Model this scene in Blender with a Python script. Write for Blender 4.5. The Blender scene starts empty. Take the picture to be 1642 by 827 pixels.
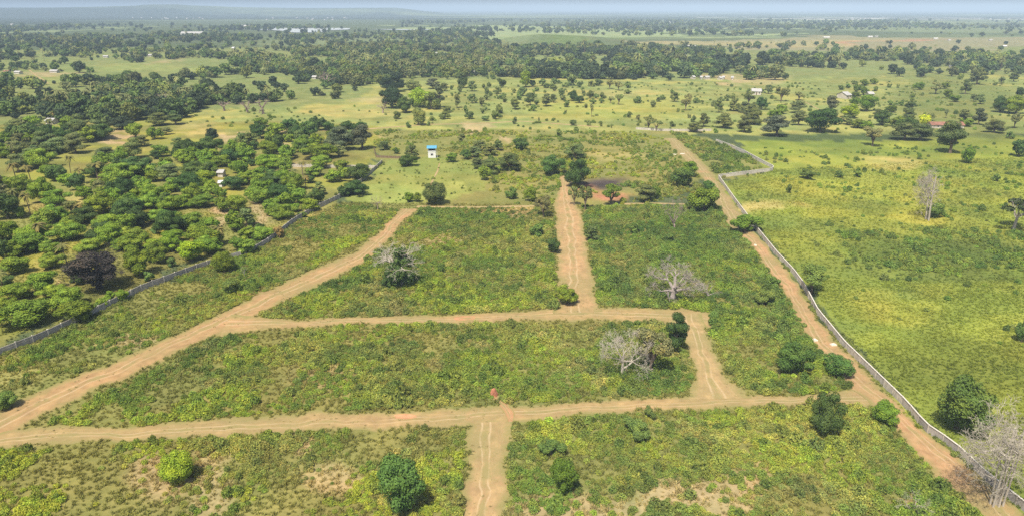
import bpy, bmesh, math, random
import numpy as np
from mathutils import Vector, Matrix

random.seed(7)
rng = np.random.default_rng(7)
R = math.radians
scene = bpy.context.scene

# ------------------------------------------------------------------ camera, sky, sun, exposure
HOR = 14.5
CAM_H, FPX, CX, CY, PITCH = 65.0, 1130.0, 821.0, 413.5, math.atan((413.5 - 14.5) / 1130.0)
cam_data = bpy.data.cameras.new("camera")
cam_data.sensor_width = 36.0
cam_data.lens = 36.0 * FPX / 1642.0
cam_data.clip_start, cam_data.clip_end = 0.5, 120000.0
cam = bpy.data.objects.new("camera", cam_data)
cam.location = (0, 0, CAM_H)
cam.rotation_euler = (R(90) - PITCH, 0, 0)
scene.collection.objects.link(cam)
scene.camera = cam

SUN_EL, SUN_AZ = R(60), R(204)          # azimuth clockwise from +Y: behind the camera, a little to the left
to_sun = Vector((math.sin(SUN_AZ) * math.cos(SUN_EL), math.cos(SUN_AZ) * math.cos(SUN_EL), math.sin(SUN_EL)))
world = bpy.data.worlds.new("World")
scene.world = world
world.use_nodes = True
wn = world.node_tree.nodes
wl = world.node_tree.links
sky = wn.new("ShaderNodeTexSky")
sky.sky_type = 'NISHITA'
sky.sun_disc = False
sky.sun_elevation = SUN_EL
sky.sun_rotation = SUN_AZ
sky.air_density, sky.dust_density, sky.ozone_density = 1.0, 3.0, 1.0
wn["Background"].inputs["Strength"].default_value = 0.10
wl.new(sky.outputs[0], wn["Background"].inputs["Color"])
sun_data = bpy.data.lights.new("sun", 'SUN')
sun_data.energy = 4.6
sun_data.angle = R(0.55)
sun_data.color = (1.0, 0.94, 0.83)
sun = bpy.data.objects.new("sun", sun_data)
sun.rotation_euler = (-to_sun).to_track_quat('-Z', 'Y').to_euler()
sun.location = (0, -50, 200)
scene.collection.objects.link(sun)
scene.view_settings.view_transform = 'Standard'
scene.view_settings.look = 'None'
scene.view_settings.exposure = 0.42
scene.view_settings.gamma = 1.0
scene.render.engine = 'CYCLES'
scene.cycles.max_bounces = 6
scene.cycles.diffuse_bounces = 3
scene.cycles.transparent_max_bounces = 4
scene.cycles.volume_bounces = 0
scene.cycles.use_denoising = False

# ------------------------------------------------------------------ pixel -> ground
SP, CP = math.sin(PITCH), math.cos(PITCH)
def ground(px, py, z=0.0):
    u = (np.asarray(px, float) - CX) / FPX
    v = (np.asarray(py, float) - CY) / FPX
    t = (CAM_H - z) / (SP + v * CP)
    return np.stack([u * t, t * (CP - v * SP)], -1), t
def pix(x, y, z=0.0):
    d = y * CP - (z - CAM_H) * SP
    dn = -y * SP - (z - CAM_H) * CP
    return CX + FPX * x / d, CY + FPX * dn / d
def G(px, py):
    p, t = ground(px, py)
    return float(p[0]), float(p[1]), float(t)
def poly_ground(pts):
    return [G(*p)[:2] for p in pts]

# ------------------------------------------------------------------ noise
_perm = rng.random((256, 256))
def vnoise(x, y):
    xi = np.floor(x).astype(int); yi = np.floor(y).astype(int)
    fx = x - xi; fy = y - yi
    fx = fx * fx * (3 - 2 * fx); fy = fy * fy * (3 - 2 * fy)
    a = _perm[xi % 256, yi % 256]; b = _perm[(xi + 1) % 256, yi % 256]
    c = _perm[xi % 256, (yi + 1) % 256]; d = _perm[(xi + 1) % 256, (yi + 1) % 256]
    return (a * (1 - fx) + b * fx) * (1 - fy) + (c * (1 - fx) + d * fx) * fy
def fbm(x, y, s, o=4, off=0.0):
    x = np.asarray(x, float) / s + off; y = np.asarray(y, float) / s + off * 1.7
    r = 0; a = 0.5; n = 0
    for k in range(o):
        r = r + a * vnoise(x, y); n += a
        x = x * 2.03 + 17.3; y = y * 2.03 + 9.1; a *= 0.5
    return r / n
def inside(px, py, poly):
    res = np.zeros(np.shape(px), bool)
    n = len(poly)
    for i in range(n):
        x1, y1 = poly[i]; x2, y2 = poly[(i + 1) % n]
        if y1 == y2: continue
        c = ((y1 > py) != (y2 > py)) & (px < (x2 - x1) * (py - y1) / (y2 - y1) + x1)
        res ^= c
    return res
def sstep(a, b, x):
    t = np.clip((x - a) / (b - a), 0, 1)
    return t * t * (3 - 2 * t)

# ------------------------------------------------------------------ materials
def mat(name):
    m = bpy.data.materials.new(name)
    m.use_nodes = True
    nt = m.node_tree
    b = nt.nodes["Principled BSDF"]
    b.inputs["Roughness"].default_value = 0.9
    b.inputs["Specular IOR Level"].default_value = 0.15
    return m, nt, b
def N(nt, kind, **kw):
    n = nt.nodes.new(kind)
    for k, v in kw.items(): setattr(n, k, v)
    return n
def mathn(nt, op, a, b=None, clamp=False):
    n = N(nt, "ShaderNodeMath", operation=op, use_clamp=clamp)
    for i, s in enumerate((a, b)):
        if s is None: continue
        if isinstance(s, (int, float)): n.inputs[i].default_value = s
        else: nt.links.new(s, n.inputs[i])
    return n.outputs[0]
def mixc(nt, f, a, b, blend='MIX'):
    n = N(nt, "ShaderNodeMix", data_type='RGBA', blend_type=blend)
    for i, s in ((0, f), (6, a), (7, b)):
        if isinstance(s, (int, float)): n.inputs[i].default_value = s
        elif isinstance(s, tuple): n.inputs[i].default_value = (*s[:3], 1)
        else: nt.links.new(s, n.inputs[i])
    return n.outputs[2]
def ramp(nt, f, stops):
    n = N(nt, "ShaderNodeValToRGB")
    el = n.color_ramp.elements
    while len(el) < len(stops): el.new(0.5)
    for e, (p, c) in zip(el, stops):
        e.position = p
        e.color = (*c, 1) if isinstance(c, tuple) else (c, c, c, 1)
    nt.links.new(f, n.inputs[0])
    return n.outputs[0]
def noise(nt, vec, scale, detail=4, rough=0.55):
    n = N(nt, "ShaderNodeTexNoise")
    n.inputs["Scale"].default_value = scale
    n.inputs["Detail"].default_value = detail
    n.inputs["Roughness"].default_value = rough
    if vec is not None: nt.links.new(vec, n.inputs["Vector"])
    return n.outputs["Fac"]
def plain(name, col, var=0.25, scale=3.0, rough=0.9, each=0.0):
    m, nt, b = mat(name)
    tc = N(nt, "ShaderNodeTexCoord")
    f = noise(nt, tc.outputs["Object"], scale)
    c = mixc(nt, 1.0, col, ramp(nt, f, [(0.25, 1 - var), (0.75, 1 + var)]), 'MULTIPLY')
    if each:
        oi = N(nt, "ShaderNodeObjectInfo")
        c = mixc(nt, 1.0, c, ramp(nt, oi.outputs["Random"], [(0.0, (1 - each, 1 - each, 1 - each * .9)), (1.0, (1 + each * .6, 1 + each * .5, 1 + each * .4))]), 'MULTIPLY')
        g_ = N(nt, "ShaderNodeNewGeometry"); mp = N(nt, "ShaderNodeMapping"); nt.links.new(g_.outputs["Position"], mp.inputs[0]); mp.inputs["Scale"].default_value = (.9, .9, .25)
        c = mixc(nt, 1.0, c, ramp(nt, noise(nt, mp.outputs[0], 1.6, 5, .7), [(.36, (.76, .74, .71)), (.56, (1, 1, 1))]), 'MULTIPLY')
    nt.links.new(c, b.inputs["Base Color"])
    b.inputs["Roughness"].default_value = rough
    return m
def leaf_material(name, source, trans=0.13):
    m, nt, b = mat(name)
    if source == 'object':
        oi = N(nt, "ShaderNodeObjectInfo")
        base = oi.outputs["Color"]
    else:
        at = N(nt, "ShaderNodeAttribute", attribute_type='INSTANCER', attribute_name='tint')
        base = at.outputs["Color"]
    g = N(nt, "ShaderNodeNewGeometry")
    r = g.outputs["Random Per Island"]
    c = mixc(nt, 1.0, base, ramp(nt, r, [(0.0, (0.76, 0.8, 0.8)), (0.55, (1.0, 1.0, 0.95)), (1.0, (1.3, 1.24, 1.08))]), 'MULTIPLY')
    tcn = N(nt, "ShaderNodeTexCoord")
    c = mixc(nt, 1.0, c, ramp(nt, noise(nt, tcn.outputs["Object"], 3.2, 3), [(.32, (.72, .80, .8)), (.5, (1, 1, 1)), (.68, (1.35, 1.2, 1.0))]), 'MULTIPLY')
    nt.links.new(c, b.inputs["Base Color"])
    b.inputs["Roughness"].default_value = 0.6
    b.inputs["Specular IOR Level"].default_value = 0.1
    t = N(nt, "ShaderNodeBsdfTranslucent")
    nt.links.new(mixc(nt, 1.0, c, (1.1, 1.2, 0.55), 'MULTIPLY'), t.inputs["Color"])
    mx = N(nt, "ShaderNodeMixShader")
    mx.inputs[0].default_value = trans
    nt.links.new(b.outputs[0], mx.inputs[1]); nt.links.new(t.outputs[0], mx.inputs[2])
    nt.links.new(mx.outputs[0], nt.nodes["Material Output"].inputs["Surface"])
    return m
M_LEAF = leaf_material("leaf", 'object')
M_LEAF_I = leaf_material("leaf_mass", 'inst')
M_BARK = plain("bark", (0.16, 0.12, 0.085), 0.35, 4)
M_PALEBARK = plain("pale_bark", (0.42, 0.37, 0.30), 0.25, 3)
M_GREYBARK = plain("grey_bark", (0.33, 0.28, 0.25), 0.3, 3)
M_BURNT = plain("burnt_bark", (0.055, 0.045, 0.045), 0.4, 3)
M_PINKBARK = plain("dry_twig", (0.30, 0.23, 0.19), 0.3, 3)

# ------------------------------------------------------------------ mesh helpers
def mesh_from(name, verts, faces, mats, midx=None, smooth=False):
    me = bpy.data.meshes.new(name)
    me.from_pydata([tuple(v) for v in verts], [], [tuple(f) for f in faces])
    for m in mats: me.materials.append(m)
    if midx is not None: me.polygons.foreach_set("material_index", np.asarray(midx, np.int32))
    if smooth: me.polygons.foreach_set("use_smooth", np.ones(len(me.polygons), bool))
    me.update()
    return me
class MB:
    def __init__(s): s.v = []; s.f = []; s.m = []
    def quads(s, arr, mi=0):           # arr (n,4,3)
        b = len(s.v); n = len(arr)
        s.v.extend(map(tuple, np.asarray(arr).reshape(-1, 3)))
        s.f.extend((b + 4 * i, b + 4 * i + 1, b + 4 * i + 2, b + 4 * i + 3) for i in range(n)); s.m.extend([mi] * n)
    def tube(s, pts, rad, sides=6, mi=0, cap=True):
        b = len(s.v); pts = [Vector(p) for p in pts]
        for i, p in enumerate(pts):
            d = (pts[min(i + 1, len(pts) - 1)] - pts[max(i - 1, 0)])
            d = d.normalized() if d.length > 1e-6 else Vector((0, 0, 1))
            a = d.orthogonal().normalized(); c = d.cross(a)
            for k in range(sides):
                t = 2 * math.pi * k / sides
                s.v.append(tuple(p + (a * math.cos(t) + c * math.sin(t)) * rad[i]))
        for i in range(len(pts) - 1):
            for k in range(sides):
                k2 = (k + 1) % sides
                s.f.append((b + i * sides + k, b + i * sides + k2, b + (i + 1) * sides + k2, b + (i + 1) * sides + k)); s.m.append(mi)
        if cap:
            s.f.append(tuple(b + (len(pts) - 1) * sides + k for k in range(sides))); s.m.append(mi)
    def box(s, x0, x1, y0, y1, z0, z1, mi=0):
        b = len(s.v)
        s.v += [(x0, y0, z0), (x1, y0, z0), (x1, y1, z0), (x0, y1, z0), (x0, y0, z1), (x1, y0, z1), (x1, y1, z1), (x0, y1, z1)]
        for f in ((3, 2, 1, 0), (4, 5, 6, 7), (0, 1, 5, 4), (1, 2, 6, 5), (2, 3, 7, 6), (3, 0, 4, 7)):
            s.f.append(tuple(b + i for i in f)); s.m.append(mi)
    def poly(s, pts, mi=0):
        b = len(s.v); s.v += [tuple(p) for p in pts]; s.f.append(tuple(range(b, b + len(pts)))); s.m.append(mi)
    def blob(s, c, r, mi=0, jit=0.1):
        bm = bmesh.new(); bmesh.ops.create_icosphere(bm, subdivisions=1, radius=1)
        b = len(s.v)
        for v in bm.verts:
            k = 1 + random.uniform(-jit, jit)
            s.v.append((c[0] + v.co.x * r[0] * k, c[1] + v.co.y * r[1] * k, c[2] + v.co.z * r[2] * k))
        for f in bm.faces: s.f.append(tuple(b + v.index for v in f.verts)); s.m.append(mi)
        bm.free()
    def mesh(s, name, mats, smooth=False): return mesh_from(name, s.v, s.f, mats, s.m, smooth)

def unit(n):
    v = rng.normal(size=(n, 3)); return v / np.linalg.norm(v, axis=1)[:, None]
def leaf_quads(pos, nrm, size, jitter=0.6, aspect=1.5):
    n = len(pos)
    d = nrm + unit(n) * jitter; d /= np.linalg.norm(d, axis=1)[:, None]
    a = np.cross(d, unit(n)); a /= np.linalg.norm(a, axis=1)[:, None] + 1e-9
    b = np.cross(d, a)
    s = size * rng.uniform(0.65, 1.3, (n, 1))
    droop = d * s * 0.25
    return np.stack([pos - a * s * aspect * .5 - droop, pos - b * s * .5, pos + a * s * aspect * .5 - droop, pos + b * s * .5], 1)

def link(o, parent=None):
    scene.collection.objects.link(o)
    if parent is not None: o.parent = parent
    return o
def tag(o, label, cat, group=None):
    o["label"] = label; o["category"] = cat
    if group: o["group"] = group
    return o
def struct(o): o["kind"] = "structure"; return o
def empty(name, loc, rz=0.0, scale=(1, 1, 1)):
    o = bpy.data.objects.new(name, None)
    o.empty_display_size = 0.5
    o.location = loc; o.rotation_euler = (0, 0, rz); o.scale = scale
    return link(o)

# ------------------------------------------------------------------ tree prototypes (unit width, unit height)
def crown_lumps(kind):
    L = []
    if kind == 'dome':
        for i in range(15):
            d = unit(1)[0]; d[2] = abs(d[2]) * 1.2 - 0.45
            d /= np.linalg.norm(d)
            k = random.uniform(.22, .42)
            L.append((np.array([d[0] * k, d[1] * k, .47 + d[2] * .36]), np.array([random.uniform(.10, .21)] * 2 + [random.uniform(.10, .19)])))
        L.append((np.array([random.uniform(-.05, .05), random.uniform(-.05, .05), .43]), np.array([.30, .30, .33])))
    elif kind == 'ball':
        for i in range(22):
            d = unit(1)[0]; d[2] = max(d[2], -.65)
            L.append((np.array([d[0] * .36, d[1] * .36, .5 + d[2] * .36]), np.array([.13, .13, .13]) * random.uniform(.8, 1.15)))
        L.append((np.array([0, 0, .5]), np.array([.42, .42, .42])))
    elif kind == 'open':
        for i in range(11):
            a = random.uniform(0, 6.28); k = random.uniform(.1, .38)
            L.append((np.array([math.cos(a) * k, math.sin(a) * k, random.uniform(.42, .88)]), np.array([.15, .15, .10]) * random.uniform(.7, 1.25)))
    elif kind == 'tall':
        for i in range(14):
            z = random.uniform(.2, .9); a = random.uniform(0, 6.28); k = .3 * math.sin(math.pi * min(1, z * .8 + .2)) * random.uniform(.3, 1.1)
            L.append((np.array([math.cos(a) * k, math.sin(a) * k, z]), np.array([.19, .19, .10]) * random.uniform(.75, 1.2)))
    elif kind == 'flat':
        for i in range(11):
            a = random.uniform(0, 6.28); k = math.sqrt(random.random()) * .4
            L.append((np.array([math.cos(a) * k, math.sin(a) * k, .84 - .35 * k + random.uniform(-.05, .05)]), np.array([.15, .15, .07]) * random.uniform(.8, 1.2)))
    elif kind == 'bush':
        for i in range(12):
            a = random.uniform(0, 6.28); k = random.uniform(.05, .36)
            L.append((np.array([math.cos(a) * k, math.sin(a) * k, random.uniform(.2, .78) * (1 - k * .6)]), np.array([.17, .17, .17]) * random.uniform(.7, 1.2)))
    return L
PROTO = {}
SPEC = {'dome': (1500, .055, True, .12), 'ball': (1700, .05, True, .1), 'open': (900, .055, False, .6), 'tall': (1300, .055, True, .2),
        'flat': (900, .05, False, .7), 'bush': (1000, .065, True, .1)}
def make_proto(kind, simple=False, fine=False):
    nl, ls, core, stemtop = SPEC[kind]
    if fine: nl = int(nl * 3.6); ls *= .55
    if simple: nl = int(nl * .33); ls *= 1.75
    L = crown_lumps(kind)
    mb = MB()
    w = np.array([l[1][0] * l[1][2] for l in L]); w /= w.sum()
    for (c, r), wi in zip(L, w):
        n = max(8, int(nl * wi))
        d = unit(n)
        pos = c + d * r * rng.uniform(.82, 1.08, (n, 1))
        keep = pos[:, 2] > 0.03
        for (c2, r2) in L:
            if c2 is c: continue
            keep &= (((pos - c2) / (r2 * .78)) ** 2).sum(1) > 1
        mb.quads(leaf_quads(pos[keep], d[keep] + [0, 0, .25], ls))
        ni = n // 5
        di = unit(ni)
        mb.quads(leaf_quads(c + di * r * rng.uniform(.3, .85, (ni, 1)), di, ls))
        if core: mb.blob(c, r * .74, 0, .15)
    st = MB()
    lean = (random.uniform(-.03, .03), random.uniform(-.03, .03))
    st.tube([(0, 0, -.02), (lean[0], lean[1], .2), (lean[0] * 2, lean[1] * 2, .45)], [.045, .032, .026], 6)
    for (c, r) in L[:9]:
        m = Vector((c[0] * .45, c[1] * .45, .25 + c[2] * .35))
        st.tube([(lean[0], lean[1], .18), m, tuple(c)], [.024, .016, .008], 4)
    if simple:
        st2 = st
        n0 = len(mb.v)
        mb.v += st2.v; mb.f += [tuple(i + n0 for i in f) for f in st2.f]; mb.m += [1] * len(st2.f)
        return mb.mesh(kind + "_small_tree", [M_LEAF, M_BARK])
    return mb.mesh(kind + "_crown", [M_LEAF]), st.mesh(kind + "_trunk", [M_BARK])
for k, n in (('dome', 6), ('ball', 2), ('open', 4), ('tall', 4), ('flat', 2), ('bush', 4)):
    PROTO[k] = [make_proto(k) for _ in range(n)]
    PROTO[k + '_s'] = [make_proto(k, True) for _ in range(n)]
    PROTO[k + '_f'] = [make_proto(k, False, True) for _ in range(min(n, 3))]
def instanced_version(me, name):
    m2 = me.copy(); m2.name = name
    m2.materials[0] = M_LEAF_I
    return m2

def palm_meshes():
    st = MB(); pts = []; rad = []
    bx, by = random.uniform(-.06, .06), random.uniform(-.06, .06)
    for i in range(7):
        t = i / 6; pts.append((bx * t * t, by * t * t, t * .86 - .01)); rad.append(.024 - .010 * t)
    st.tube(pts, rad, 6)
    top = Vector(pts[-1]); mb = MB()
    for k in range(20):
        a = k * 2.399 + random.uniform(-.2, .2); el = random.uniform(-.35, 1.1)
        d = Vector((math.cos(a), math.sin(a), 0)); L = random.uniform(.26, .36)
        side = Vector((-d.y, d.x, 0)); prev = None
        for i in range(7):
            t = i / 6
            p = top + d * (L * t * math.cos(el * .7)) + Vector((0, 0, L * (math.sin(el) * t - .75 * t * t)))
            wd = .045 * math.sin(math.pi * min(1, .12 + t * .86)) + .004
            dn = Vector((0, 0, -wd * .6))
            cur = (p + side * wd + dn, p, p - side * wd + dn)
            if prev:
                mb.quads([[prev[0], cur[0], cur[1], prev[1]], [prev[1], cur[1], cur[2], prev[2]]])
            prev = cur
    for k in range(6):
        a = random.uniform(0, 6.28); mb.blob(top + Vector((math.cos(a) * .02, math.sin(a) * .02, -.03)), (.014,) * 3)
    return mb, st
PALM = []; PALM_I = []
for _ in range(4):
    c, s = palm_meshes()
    PALM.append((c.mesh("palm_crown", [M_LEAF]), s.mesh("palm_trunk", [M_BARK])))
    n0 = len(c.v); c.v += s.v; c.f += [tuple(i + n0 for i in f) for f in s.f]; c.m += [1] * len(s.f)
    PALM_I.append(c.mesh("palm_small", [M_LEAF, M_BARK]))

def dead_meshes(matl, trunks=1, trunk_h=.45, spread=1.0, depth=6, r0=.05, up=.35, seed=1):
    rr = random.Random(seed); st = MB(); br = MB()
    def grow(p, d, L, r, k):
        n = 3; pts = [p]; rad = [r]
        for i in range(n):
            d = (d + Vector((rr.gauss(0, .16), rr.gauss(0, .16), rr.gauss(0, .12)))).normalized()
            p = p + d * (L / n); pts.append(p); rad.append(max(.0012, r * (1 - .35 * (i + 1) / n)))
        br.tube(pts, rad, 5 if r > .012 else 3)
        if k == 0: return
        for c in range(rr.choice((2, 3, 3)) if k > 1 else 3):
            q = pts[rr.choice((2, 3, 3))]
            nd = (d + Vector((rr.gauss(0, .65 * spread), rr.gauss(0, .65 * spread), rr.gauss(up * .3, .45)))).normalized()
            if q.z < .12 and nd.z < 0: nd.z = abs(nd.z)
            grow(q, nd, L * rr.uniform(.62, .85), max(.0014, rad[-1] * rr.uniform(.55, .78)), k - 1)
    for t in range(trunks):
        a = rr.uniform(0, 6.28); o = Vector((math.cos(a), math.sin(a), 0)) * (.10 if trunks > 1 else 0) * rr.uniform(.6, 1.6)
        lean = o * .7 + Vector((rr.gauss(0, .02), rr.gauss(0, .02), 0))
        top = o + lean + Vector((0, 0, trunk_h * rr.uniform(.8, 1.15)))
        st.tube([o - Vector((0, 0, .02)), o + Vector((0, 0, .06)), o + (top - o) * .5, top], [r0 * 1.25, r0, r0 * .85, r0 * .7], 8)
        for c in range(5 if trunks == 1 else 3):
            a = 6.28 * c / 5 + rr.uniform(-.4, .4)
            grow(top - Vector((0, 0, rr.uniform(0, trunk_h * .5))), Vector((math.cos(a) * spread, math.sin(a) * spread, rr.uniform(-.1, 1.0) + up)).normalized(), .20, r0 * .55, depth - 1)
    vs = np.array(br.v); half = np.percentile(np.hypot(vs[:, 0], vs[:, 1]), 95) * 2; h = np.percentile(vs[:, 2], 99.5)
    for m in (st, br): m.v = [(x / half, y / half, z / h) for x, y, z in m.v]
    return st.mesh("dead_trunk", [matl]), br.mesh("dead_branches", [matl])

# ------------------------------------------------------------------ ground colours
C_PLOT = np.array([.19, .19, .06]); C_TAN = np.array([.38, .29, .16]); C_FIELD = np.array([.215, .245, .08])
C_RIGHT = np.array([.19, .225, .042]); C_ORCH = np.array([.20, .20, .06]); C_LAWN = np.array([.20, .225, .06])
C_YEL = np.array([.30, .30, .055]); C_DARK = np.array([.085, .12, .03]); C_FAR = np.array([.085, .11, .05])
C_STRAW = np.array([.40, .33, .12]); C_RED = np.array([.38, .18, .11]); C_BURN = np.array([.065, .055, .055])
C_FARTAN = np.array([.22, .21, .11]); C_MARSH = np.array([.22, .27, .12]); C_WOOD = np.array([.04, .055, .028])
ZONES = [  # pixel outline, colour
    ([(-300, 80), (1000, 75), (1950, 85), (1950, 135), (1200, 128), (830, 128), (600, 175), (330, 190), (-300, 230)], np.array([.17, .20, .07])),
    ([(1150, 60), (1950, 55), (1950, 88), (1150, 84)], C_FARTAN),
    ([(660, 42), (1150, 44), (1150, 57), (740, 64)], C_MARSH),
    ([(600, 132), (830, 124), (1190, 128), (1950, 120), (1950, 215), (1210, 215), (620, 207), (560, 205), (300, 208), (310, 180), (560, 165)], C_FIELD),
    ([(-400, 215), (310, 190), (620, 205), (600, 262), (545, 322), (-20, 566), (-500, 780)], C_ORCH),
    ([(610, 208), (1080, 210), (1150, 225), (1235, 270), (1160, 290), (930, 335), (610, 335)], C_PLOT),
    ([(605, 262), (700, 248), (800, 262), (790, 300), (700, 325), (590, 330), (560, 330)], C_LAWN),
    ([(590, 298), (760, 292), (740, 312), (680, 326), (600, 326)], C_LAWN * 1.2),
    ([(1185, 228), (1950, 215), (2300, 900), (1720, 900), (1480, 690), (1290, 470), (1160, 292), (1236, 272)], C_RIGHT),
    ([(-60, 590), (545, 325), (1150, 332), (1480, 690), (1720, 920), (-400, 920)], C_PLOT),
]
SPLATS = [  # px, py, rx, ry, colour, strength
    (190, 222, 18, 14, C_TAN, .9), (170, 207, 35, 3, C_TAN, .7), (330, 212, 50, 2.5, C_STRAW, .7), (320, 200, 60, 8, C_STRAW, .45), (362, 222, 14, 10, C_TAN, .9), (105, 325, 40, 16, C_STRAW, .5),
    (350, 350, 14, 30, C_TAN, .9), (410, 345, 14, 25, C_TAN, .8), (480, 262, 15, 8, C_TAN, .7), (460, 232, 22, 5, C_TAN, .7),
    (60, 425, 14, 12, C_STRAW, .4), (95, 455, 8, 14, C_TAN, .5), (425, 375, 22, 10, C_TAN, .5), (500, 340, 25, 10, C_STRAW, .4), (605, 160, 40, 6, C_TAN, .4), (560, 180, 90, 12, C_STRAW, .35),
    (765, 205, 20, 10, C_TAN, .8), (815, 222, 10, 8, C_TAN, .8), (605, 222, 10, 8, C_TAN, .5), (840, 208, 40, 8, C_STRAW, .4), (980, 175, 150, 20, C_YEL, .4), (1000, 150, 90, 6, C_STRAW, .4),
    (1170, 128, 25, 10, C_TAN, .8), (1230, 130, 50, 8, C_TAN, .5), (1420, 68, 60, 6, C_RED, .6), (1460, 66, 25, 3, C_RED, .6), (1300, 70, 160, 8, C_STRAW, .3),
    (968, 295, 55, 10, C_BURN, 1.0), (985, 315, 42, 9, C_RED, .9), (950, 305, 30, 9, C_RED, .5), (820, 342, 60, 10, C_TAN, .75), (830, 338, 50, 6, C_STRAW, .5), (985, 250, 60, 7, C_STRAW, .5), (720, 385, 35, 12, C_TAN, .4),
    (1230, 332, 55, 10, C_STRAW, .9), (1440, 263, 70, 12, C_STRAW, .7), (1400, 300, 200, 25, C_YEL, .55), (1330, 260, 120, 12, C_YEL, .5), (1460, 505, 90, 28, C_YEL, .6), (1400, 480, 60, 20, C_YEL, .5),
    (1520, 405, 150, 32, C_DARK, .9), (1390, 385, 60, 14, C_DARK, .5), (1560, 440, 110, 14, C_DARK, .7), (1400, 335, 50, 15, C_DARK, .45), (1580, 310, 60, 12, C_DARK, .45), (1300, 220, 140, 8, C_DARK, .4), (1560, 230, 100, 20, C_DARK, .3),
    (1540, 590, 170, 60, C_RIGHT * .72, .8), (1470, 350, 60, 10, C_YEL, .8), (1300, 420, 60, 40, C_RIGHT, .5),
    (250, 765, 60, 50, C_TAN, .75), (330, 790, 40, 50, C_TAN, .65), (330, 730, 40, 25, C_TAN, .5), (480, 725, 26, 12, C_TAN, .8), (530, 770, 55, 30, C_TAN, .6), (1080, 790, 70, 22, C_TAN, .85), (950, 815, 150, 26, C_TAN, .8),
    (1190, 770, 40, 30, C_TAN, .6), (1150, 800, 60, 40, C_TAN, .7), (1215, 740, 14, 40, C_TAN, .5), (1440, 800, 30, 12, C_RED, .35), (160, 545, 45, 14, C_STRAW, .5), (210, 545, 45, 16, C_TAN, .6), (30, 600, 60, 20, C_STRAW, .4), (400, 470, 30, 10, C_STRAW, .3), (520, 600, 60, 20, C_TAN, .35),
    (50, 120, 50, 5, C_TAN, .6), (70, 128, 70, 6, C_FIELD, .8), (190, 108, 90, 9, C_FIELD, .8), (255, 97, 20, 6, C_TAN, .5), (330, 112, 90, 5, C_FIELD, .7), (730, 60, 90, 4, C_MARSH, .9), (150, 48, 40, 5, C_MARSH, .6), (170, 50, 30, 3, C_MARSH, .5), (960, 55, 140, 4, C_MARSH, .7),
    (820, 70, 60, 6, C_DARK, .5), (900, 66, 110, 7, C_DARK * 1.3, .6), (1370, 30, 60, 2, np.array([.5, .5, .45]), .8), (1590, 31, 60, 2, np.array([.5, .5, .45]), .6), (1330, 36, 250, 2, C_MARSH, .6), (1180, 34, 100, 2, C_MARSH, .5),
    (1540, 160, 130, 45, C_FIELD * np.array([.62, .66, .62]), .8), (1560, 210, 110, 20, C_FIELD * np.array([.65, .68, .6]), .6),
]
def ground_colour(x, y):
    r = np.hypot(x, y); fw = sstep(500, 1500, r)
    jx = (fbm(x, y, 12, 4, 3.1) - .5) * (1 - fw) + (fbm(x, y, 260, 5, 3.1) - .5) * fw * 2.2; jy = (fbm(x, y, 12, 4, 8.7) - .5) * (1 - fw) + (fbm(x * .7, y, 260, 5, 8.7) - .5) * fw * 2.2
    amp = np.clip(r * .06, 5, 60) * (1 - fw) + fw * r * .22
    yy = np.maximum(y, 40.0)
    px, py = pix(x + jx * amp, yy + jy * amp)
    col = np.tile(C_FAR, (len(x), 1))
    # far country: woods, scrub and pasture in uneven patches
    n1 = fbm(x * .6, y * .45, 900, 5, 1.2); n2 = fbm(x, y * .6, 160, 4, 5.2)
    wood = sstep(.40, .56, n1)[:, None]
    col = col * (1 - wood) + C_WOOD * wood
    past = (sstep(.58, .70, fbm(x * .45, y * .5, 700, 5, 21.)) * .8)[:, None]
    col = col * (1 - past) + C_MARSH * .75 * past
    behind = y < 60
    for poly, c in ZONES:
        m = inside(px, py, poly) & ~behind
        col[m] = c
    col[behind] = C_PLOT
    for lim, tone_y, tone_d in ((inside(px, py, ZONES[8][0]), C_YEL * np.array([.88, .95, .9]), C_DARK * 1.3), (inside(px, py, ZONES[3][0]), C_YEL * np.array([1.05, 1.0, 1.6]), C_FIELD * .68), (inside(px, py, ZONES[4][0]), C_YEL * .85, C_ORCH * .62)):
        a = (sstep(.50, .62, fbm(x * .55, y, 15, 5, 101.)) * .75 * lim)[:, None]; col = col * (1 - a) + tone_y * a
        a = (sstep(.50, .64, fbm(x * .6, y, 19, 5, 131.)) * .5 * lim)[:, None]; col = col * (1 - a) + tone_d * a
    for (cx, cy, rx, ry, c, s) in SPLATS:
        d = np.sqrt(((px - cx) / rx) ** 2 + ((py - cy) / ry) ** 2)
        m = ((1 - sstep(.55, 1.15, d)) * s * (~behind))[:, None]
        col = col * (1 - m) + c * m
    near = (r < 900)
    v = .78 + .44 * fbm(x, y, 5, 4, 2.2)
    v2 = sstep(.42, .66, fbm(x, y, 22, 4, 12.))[:, None] * .45
    col = col * v[:, None]
    alt = col * np.array([1.25, 1.02, 1.0])
    col = col * (1 - v2) + alt * v2
    return np.clip(col, 0, 1)

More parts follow.
